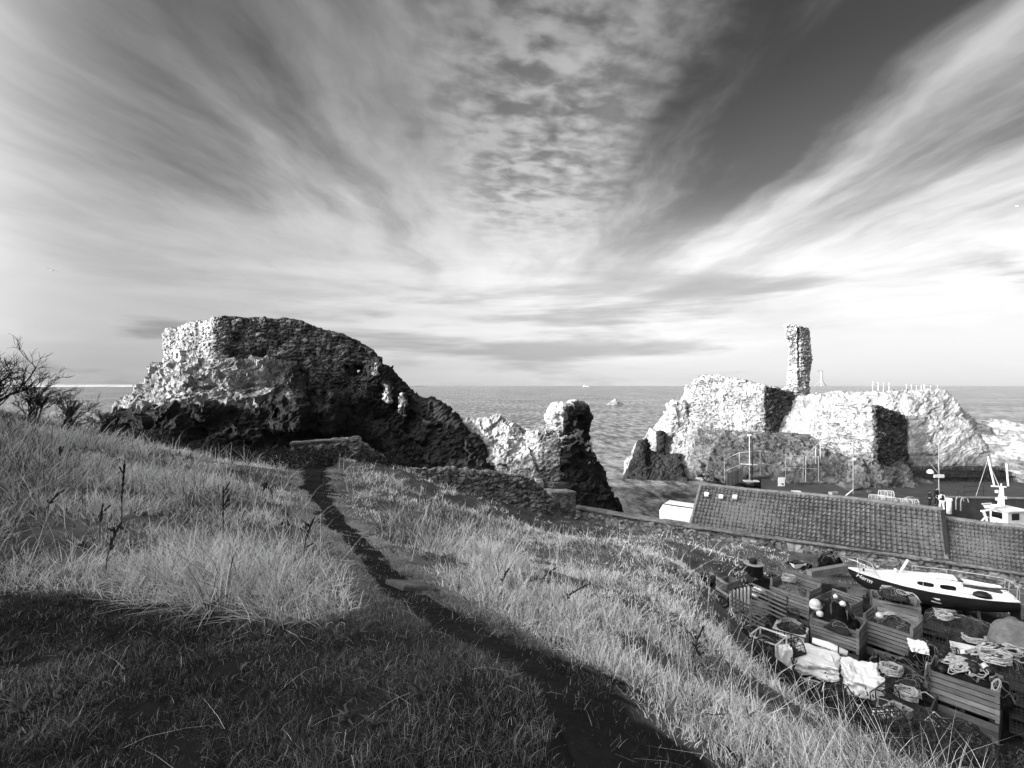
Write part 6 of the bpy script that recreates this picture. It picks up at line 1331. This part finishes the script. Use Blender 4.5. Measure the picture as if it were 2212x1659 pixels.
o = bpy.data.objects.new('tmp', cu); COL.objects.link(o); me = bpy.data.meshes.new_from_object(o.evaluated_get(bpy.context.evaluated_depsgraph_get())); bpy.data.objects.remove(o); me.materials.clear(); me.materials.append(M['white'])
pa, pb = hullp(.955, .34), hullp(.84, .34); ex = (pb-pa).normalized(); pu = hullp(.9, .12)-hullp(.9, .5); ez = ex.cross(pu).normalized(); ez = ez if ez.y > 0 else -ez; ey = ez.cross(ex)
nm = link('boat_name', me, root); nm.matrix_basis = Matrix.Translation(pa+ez*.03) @ Matrix((ex, ey, ez)).transposed().to_4x4()
g0 = gz(Sc.x, Sc.y)-Sp.z; s = MB()
for t_ in (.22, .72):
    s.beam((t_*LY,-1.0,-1.25), (t_*LY,1.0,-1.25), .16, .16)
    for side in (1,-1): s.beam((t_*LY, side*.95, -1.3), (t_*LY, side*.62, -.62), .1, .1)
s.build('cradle', M['darkwood'], root)
s = MB()
for t_ in (.22,.72):
    for side in (1,-.0,-1): s.beam((t_*LY, side*.9, min(g0-.2,-1.5)), (t_*LY, side*.9, -1.3), .2, .2)
s.build('cradle_block', M['darkwood'], root)

# ------------------------------------------------------------------ fishing boat in the basin
p = D(2176,1150,42.5); root = empty('fishing_boat', (p.x, p.y, 0), R(50)); tag(root, 'fishing boat with a white wheelhouse and mast moored below the lower shed roof', 'fishing boat')
s = MB(); st2 = [(-5,1.5,1.9),(-3,1.8,1.8),(0,1.95,1.9),(2.5,1.7,2.2),(4.2,.9,2.6),(5.2,.05,2.9)]
for side in (1,-1): s.add([Vector((x_, side*b_*f, z_*g_)) for x_, b_, z_ in st2 for f, g_ in ((1,1),(.92,.4),(.6,-.2))], [(i*3+j, i*3+j+1, (i+1)*3+j+1, (i+1)*3+j) for i in range(5) for j in range(2)])
s.add([Vector((x_, sd_*b_*.98, z_-.5)) for x_, b_, z_ in st2 for sd_ in (1,-1)], [(i*2, i*2+1, i*2+3, i*2+2) for i in range(5)]); s.add([Vector((-5, 1.5, 1.9)), Vector((-5,-1.5,1.9)), Vector((-5,-.9,-.3)), Vector((-5,.9,-.3))], [(0,1,2,3)]); s.build('hull', M['hull'], root)
Ri = Matrix.Rotation(-R(50), 3, 'Z')
def L3(xd, yd, Y): return Ri @ (D(xd, yd, Y)-Vector((p.x, p.y, 0)))
Wc = L3(2175,1114,42); ca = Matrix.Rotation(-R(50)+R(8), 3, 'Z'); whz = Wc.z
s = MB(); s.box((Wc.x, Wc.y, whz-.75), (1.7,1.4,2.6), ca); wh = s.build('wheelhouse', M['offwhite'], root, False, .05)
s = MB(); s.box((Wc.x, Wc.y, whz+.6), (2.1,1.9,.14), ca); s.build('wheelhouse_roof', M['white'], root, False, .03)
for dx_ in (-.1,): 
    s = MB(); q = Vector((Wc.x, Wc.y, whz+.08))+ca @ Vector((dx_,-.71,0)); s.box(q, (.72,.05,.55), ca); s.build('window', M['glass'], wh)
q = Vector((Wc.x, Wc.y, whz+.08))+ca @ Vector((-.86,.1,0)); s = MB(); s.box(q, (.05,.8,.5), ca); s.build('window', M['glass'], wh)
s = MB(); a_, b_ = L3(2162,1088,42.3), L3(2163,1052,42.3); s.prism([b_+Vector(v_) for v_ in ((-.12,-.12,0),(.12,-.12,0),(.12,.12,0),(-.12,.12,0))], [a_+Vector(v_) for v_ in ((-.24,-.24,-.6),(.24,-.24,-.6),(.24,.24,-.6),(-.24,.24,-.6))]); s.build('mast', M['white'], root)
s = MB(); s.tube([L3(2142,1050,42.3), L3(2173,1052,42.3)], .07, 6); s.tube([b_, b_+Vector((0,0,.3))], .05, 6); s.build('crosstree', M['white'], root)
s = MB(); s.tube([L3(2141,1094,41.6), L3(2143,1093,41.6), L3(2167,1094,41.6), L3(2169,1095,41.6)], [.05,.16,.16,.05], 10); s.build('life_raft', M['white'], root, True)
s = MB(); s.tube([L3(2120,1104,41.5), L3(2150,1100,41.8), L3(2190,1104,42), L3(2216,1113,42)], .09, 6); s.tube([L3(2124,1104,41.5), L3(2130,1118,41.5), L3(2134,1136,41.5)], .1, 6); s.tube([L3(2128,1118,41.5), L3(2118,1128,41.5)], .06, 6); s.tube([L3(2130,1115,41.5), L3(2141,1121,41.5), L3(2139,1131,41.5)], .05, 6); s.tube([L3(2206,1112,42), L3(2205,1134,42)], .12, 6); s.build('gantry', M['white'], root)
s = MB(); s.tube([L3(2148,1050,42.4), L3(2134,986,43)], .07, 6); s.tube([L3(2178,1050,42.4), L3(2174,1002,43)], .07, 6); s.build('derrick', M['offwhite'], root)
s = MB(); s.tube([L3(2134,992,43), L3(2108,1072,43.5)], .03, 4); s.tube([L3(2138,1005,43), L3(2158,1050,42.3)], .03, 4); s.build('stay', M['greymetal'], root)
for xd, yd in ((2154,1078),(2171,1075),(2153,1062)): s = MB(); s.lathe([(.0,-.14),(.13,-.1),(.13,.1),(0,.14)], L3(xd, yd, 42.2), 10); s.build('lamp', M['offwhite'], root)
s = MB()
for k in range(4): a_ = L3(2122+k*3, 1089+k*4, 44); s.beam(a_, a_+Ri @ Vector((.9,.1,.05)), .12, .1)
s.build('gear', M['offwhite'], root)

# ------------------------------------------------------------------ people
def skin(name, vs, es, rs, mat_, parent, sub=2):
    me = bpy.data.meshes.new(name); me.from_pydata([tuple(v_) for v_ in vs], es, []); o = bpy.data.objects.new('tmp', me); COL.objects.link(o)
    o.modifiers.new('s', 'SKIN'); o.modifiers['s'].use_smooth_shade = True; sb = o.modifiers.new('b', 'SUBSURF'); sb.levels = sub; sb.render_levels = sub
    for i, d_ in enumerate(me.skin_vertices[0].data): d_.radius = (rs[i], rs[i]) if not hasattr(rs[i], '__len__') else rs[i]; d_.use_root = (i == 0)
    m2 = bpy.data.meshes.new_from_object(o.evaluated_get(bpy.context.evaluated_depsgraph_get())); bpy.data.objects.remove(o); bpy.data.meshes.remove(me); m2.name = name; m2.materials.clear(); m2.materials.append(mat_); m2.polygons.foreach_set('use_smooth', [True]*len(m2.polygons)); return link(name, m2, parent)
def person(label, pos, rz, top, sleeve, legs, arms, stride=.1, hgt=1.75, headt=0):
    root = empty('person', pos, rz); tag(root, label, 'person', 'walkers on the quay'); root.scale = (hgt/1.75,)*3
    J = {'pel':(0,0,.95),'che':(0,.01,1.28),'nec':(0,0,1.47),'chin':(0,-.02,1.54),'head':(0,-.01,1.64),'crown':(0,.0,1.72)}
    for sgn, k in ((-1,'l'),(1,'r')):
        e, w_ = arms[k]; J['sh'+k] = (sgn*.19,0,1.41); J['el'+k] = e; J['wr'+k] = w_
        f = stride*sgn; J['hip'+k] = (sgn*.1,0,.88); J['kn'+k] = (sgn*.11,-f*.5-.02,.49); J['an'+k] = (sgn*.12,-f,.09); J['to'+k] = (sgn*.13,-f-.17,.035)
    V = ['pel','che','nec','chin','head','crown']+[a_+k for k in 'lr' for a_ in ('sh','el','wr','hip','kn','an','to')]; idx = {n:i for i, n in enumerate(V)}
    E = [('pel','che'),('che','nec'),('nec','chin'),('chin','head'),('head','crown')]
    for k in 'lr': E += [('che','sh'+k),('sh'+k,'el'+k),('el'+k,'wr'+k),('pel','hip'+k),('hip'+k,'kn'+k),('kn'+k,'an'+k),('an'+k,'to'+k)]
    RR_ = dict(pel=(.15,.11),che=(.16,.11),nec=.055,chin=(.06,.065),head=(.078,.095),crown=(.05,.06)); 
    for k in 'lr': RR_.update({'sh'+k:.07,'el'+k:.045,'wr'+k:.03,'hip'+k:.095,'kn'+k:.06,'an'+k:.042,'to'+k:.035})
    vs = [Vector(J[n]) for n in V]; rs = [RR_[n] for n in V]; es = [(idx[a_], idx[b_]) for a_, b_ in E]
    for k, sgn in (('l',-1),('r',1)):      # palm, four fingers and a thumb, slightly curled
        w_ = Vector(J['wr'+k]); d_ = (w_-Vector(J['el'+k])).normalized(); i0 = len(vs); vs.append(w_+d_*.07); rs.append((.034,.018)); es.append((idx['wr'+k], i0)); sd_ = Vector((0,1,0)) if abs(d_.y) < .8 else Vector((1,0,0))
        for q, ln in ((-.026,.075),(-.009,.085),(.009,.08),(.026,.062)):
            a_ = len(vs); b_ = w_+d_*.10+sd_*q; vs += [b_, b_+d_*ln*.55, b_+d_*ln+Vector((-sgn*.015,0,0))]; rs += [.0095,.0085,.007]; es += [(i0,a_),(a_,a_+1),(a_+1,a_+2)]
        a_ = len(vs); b_ = w_+d_*.045-sd_*.03; vs += [b_, b_+d_*.04-sd_*.022]; rs += [.011,.009]; es += [(idx['wr'+k],a_),(a_,a_+1)]
    skin('body', vs, es, rs, M['skin'], root)
    def sub(nm, names, edges, grow_, mt):
        ii = {n:i for i, n in enumerate(names)}; r2 = []
        for n in names: r_ = RR_[n]; r2.append(tuple(x_+grow_ for x_ in r_) if hasattr(r_, '__len__') else r_+grow_)
        return skin(nm, [Vector(J[n]) for n in names], [(ii[a_], ii[b_]) for a_, b_ in edges], r2, mt, root)
    sub('trousers', ['pel','hipl','knl','anl','hipr','knr','anr'], [('pel','hipl'),('hipl','knl'),('knl','anl'),('pel','hipr'),('hipr','knr'),('knr','anr')], .022, legs)
    sub('jacket', ['che','pel','nec','shl','ell','wrl','shr','elr','wrr'], [('che','pel'),('che','nec'),('che','shl'),('shl','ell'),('ell','wrl'),('che','shr'),('shr','elr'),('elr','wrr')], .022, sleeve)
    if top is not sleeve: sub('vest', ['che','pel','nec'], [('che','pel'),('che','nec')], .04, top)
    hv = MB(); hv.lathe([(.0,1.765),(.06,1.755),(.098,1.70),(.105,1.65),(.095,1.60),(.07,1.56)], (0,.018,0), 16); hv.build('hair', M['hair'], root, True)
    s = MB()
    for sgn in (-1,1): s.lathe([(0,-.012),(.012,0),(0,.012)], (sgn*.032,-.095,1.64), 8)
    s.build('eyes', M['black'], root); s = MB(); s.prism([(-.012,-.098,1.65),(.012,-.098,1.65),(.016,-.098,1.60),(-.016,-.098,1.60)], [(-.006,-.12,1.64),(.006,-.12,1.64),(.012,-.125,1.605),(-.012,-.125,1.605)]); s.box((0,-.1,1.575), (.05,.012,.01)); s.build('face', M['skin'], root)
    for k in 'lr':
        s = MB(); q = Vector(J['to'+k]); s.box((q.x, q.y+.07, .045), (.1,.29,.09)); s.build('shoe', M['black'], root, False, .02)
    return root
def pz(xd, Y, dy=0): q = D(xd, 1100, Y); return Vector((q.x, q.y, 3.2))
down = {'l': ((-.27,.03,1.13),(-.25,-.08,.9)), 'r': ((.27,.03,1.13),(.25,-.08,.9))}
bend = {'l': ((-.27,.03,1.13),(-.1,-.26,1.05)), 'r': ((.27,.03,1.13),(.25,-.08,.9))}
fold_ = {'l': ((-.29,.05,1.14),(-.16,-.2,.98)), 'r': ((.29,.05,1.14),(.16,-.2,.98))}
person('person in dark clothes, leftmost of three on the quay', pz(2008,47.4), R(60), M['cloth_dark'], M['cloth_dark'], M['cloth_dark'], bend, .1, 1.72)
person('person in dark clothes facing a companion in a dark vest and pale trousers', pz(2023,48.2), R(20), M['cloth_dark'], M['cloth_dark'], M['cloth_dark'], down, .08, 1.84)
person('person in a dark vest over white sleeves and pale trousers', pz(2034.5,46.4), R(175), M['cloth_dark'], M['cloth_white'], M['cloth_white'], fold_, .12, 1.74)

# ------------------------------------------------------------------ access cover on the path
cs = [hit(a_, b_) for a_, b_ in ((838,1270),(893,1250),(946,1262),(886,1300))]; cc_ = sum(cs, Vector())/4; ex = ((cs[2]-cs[1])+(cs[3]-cs[0])).normalized(); ey = ((cs[0]-cs[1])+(cs[3]-cs[2])); ez = ex.cross(ey).normalized(); ez = ez if ez.z > 0 else -ez; ey = ez.cross(ex); hl = .235; cc_ = hit(891, 1275); gx_, gy_ = cc_.x, cc_.y; g0_ = gz(gx_, gy_); ez = Vector((-(gz(gx_+.3, gy_)-gz(gx_-.3, gy_))/.6, -(gz(gx_, gy_+.3)-gz(gx_, gy_-.3))/.6, 1)).normalized(); cc_.z = g0_; ex = (ex-ez*ex.dot(ez)).normalized(); ey = ez.cross(ex)
root = empty('access_cover', cc_+ez*.012); tag(root, 'square iron access cover with a basket weave tread set in the path', 'cover'); root.rotation_euler = Matrix((ex, ey, ez)).transposed().to_euler()
s = MB(); s.box((0,0,-.02), (hl*2,hl*2,.05)); s.build('frame', M['cover'], root, False, .008); s = MB(); n_ = 10
for i in range(n_):
    for j in range(n_):
        x_, y_ = (-hl+.03)+(i+.5)*(2*hl-.06)/n_, (-hl+.03)+(j+.5)*(2*hl-.06)/n_; c_ = (2*hl-.06)/n_
        for k in (-.28,0,.28): s.box((x_+(k*c_ if (i+j)%2 else 0), y_+(0 if (i+j)%2 else k*c_),   .006), ((c_*.18,c_*.85,.02) if (i+j)%2 else (c_*.85,c_*.18,.02)))
s.build('tread', M['tarp'], root)

# ------------------------------------------------------------------ birds and ships
def bird(label, pos, rz, roll, span, mat_):
    root = empty('gull', pos, rz); tag(root, label, 'bird', 'gulls in the air'); root.rotation_euler = (0, roll, rz); s = MB(); k = span/1.3
    s.tube([(0,-.26*k,.0),(0,-.18*k,.02*k),(0,.02*k,.0),(0,.16*k,.02*k),(0,.22*k,.035*k),(0,.29*k,.02*k)], [.01*k,.05*k,.075*k,.055*k,.042*k,.006*k], 10); s.add([(-.05*k,-.38*k,0),(.05*k,-.38*k,0),(0,-.2*k,.02*k),(0,-.3*k,-.015*k)], [(0,1,2),(0,2,3),(1,3,2),(0,3,1)]); s.build('body', M['white'], root, True)
    for sg in (-1,1):
        s = MB(); st3 = [(.03,.08,-.1,.02),(.22,.11,-.1,.1),(.42,.06,-.1,.09),(.65,-.13,-.17,.02)]
        s.add([Vector((sg*x_*k, y_*k, (z_+h_)*k)) for x_, y0, y1, z_ in st3 for y_, h_ in ((y0,.012),(y1,.004),((y0+y1)/2,-.008))], [(i*3+j, i*3+(j+1)%3, (i+1)*3+(j+1)%3, (i+1)*3+j) for i in range(3) for j in range(3)]); s.build('wing', mat_, root)
    return root
bird('gull with spread wings gliding over the left horizon clouds', D(113,584,64), R(25), R(18), 1.25, M['tarp']); bird('small gull high at the right edge of the sky', D(2197,445,95), R(70), R(-14), 1.2, M['black'])
def ship(label, xd, yd, Y, L_, mat_, rz):
    q = D(xd, yd, Y); root = empty('ship', (q.x, q.y, 0), rz); tag(root, label, 'ship', 'ships on the horizon'); s = MB(); s.prism([(-L_/2,-6,7),(L_/2*.8,-6,7),(L_/2,0,9),(L_/2*.8,6,7),(-L_/2,6,7)], [(-L_/2,-5,-1),(L_/2*.75,-5,-1),(L_/2*.9,0,-1),(L_/2*.75,5,-1),(-L_/2,5,-1)]); s.build('hull', M[mat_], root)
    s = MB(); s.box((-L_*.3,0,14), (L_*.2,10,14)); s.beam((-L_*.3,0,20), (-L_*.3,0,30), 1.5, 1.5); s.build('superstructure', M['white'], root)
ship('tiny pale ship on the horizon left of the castle', 1266, 833, 7000, 90, 'white', .1); ship('tiny dark ship on the horizon at the left end of the castle wall', 1487, 833, 6000, 80, 'dark', .05)
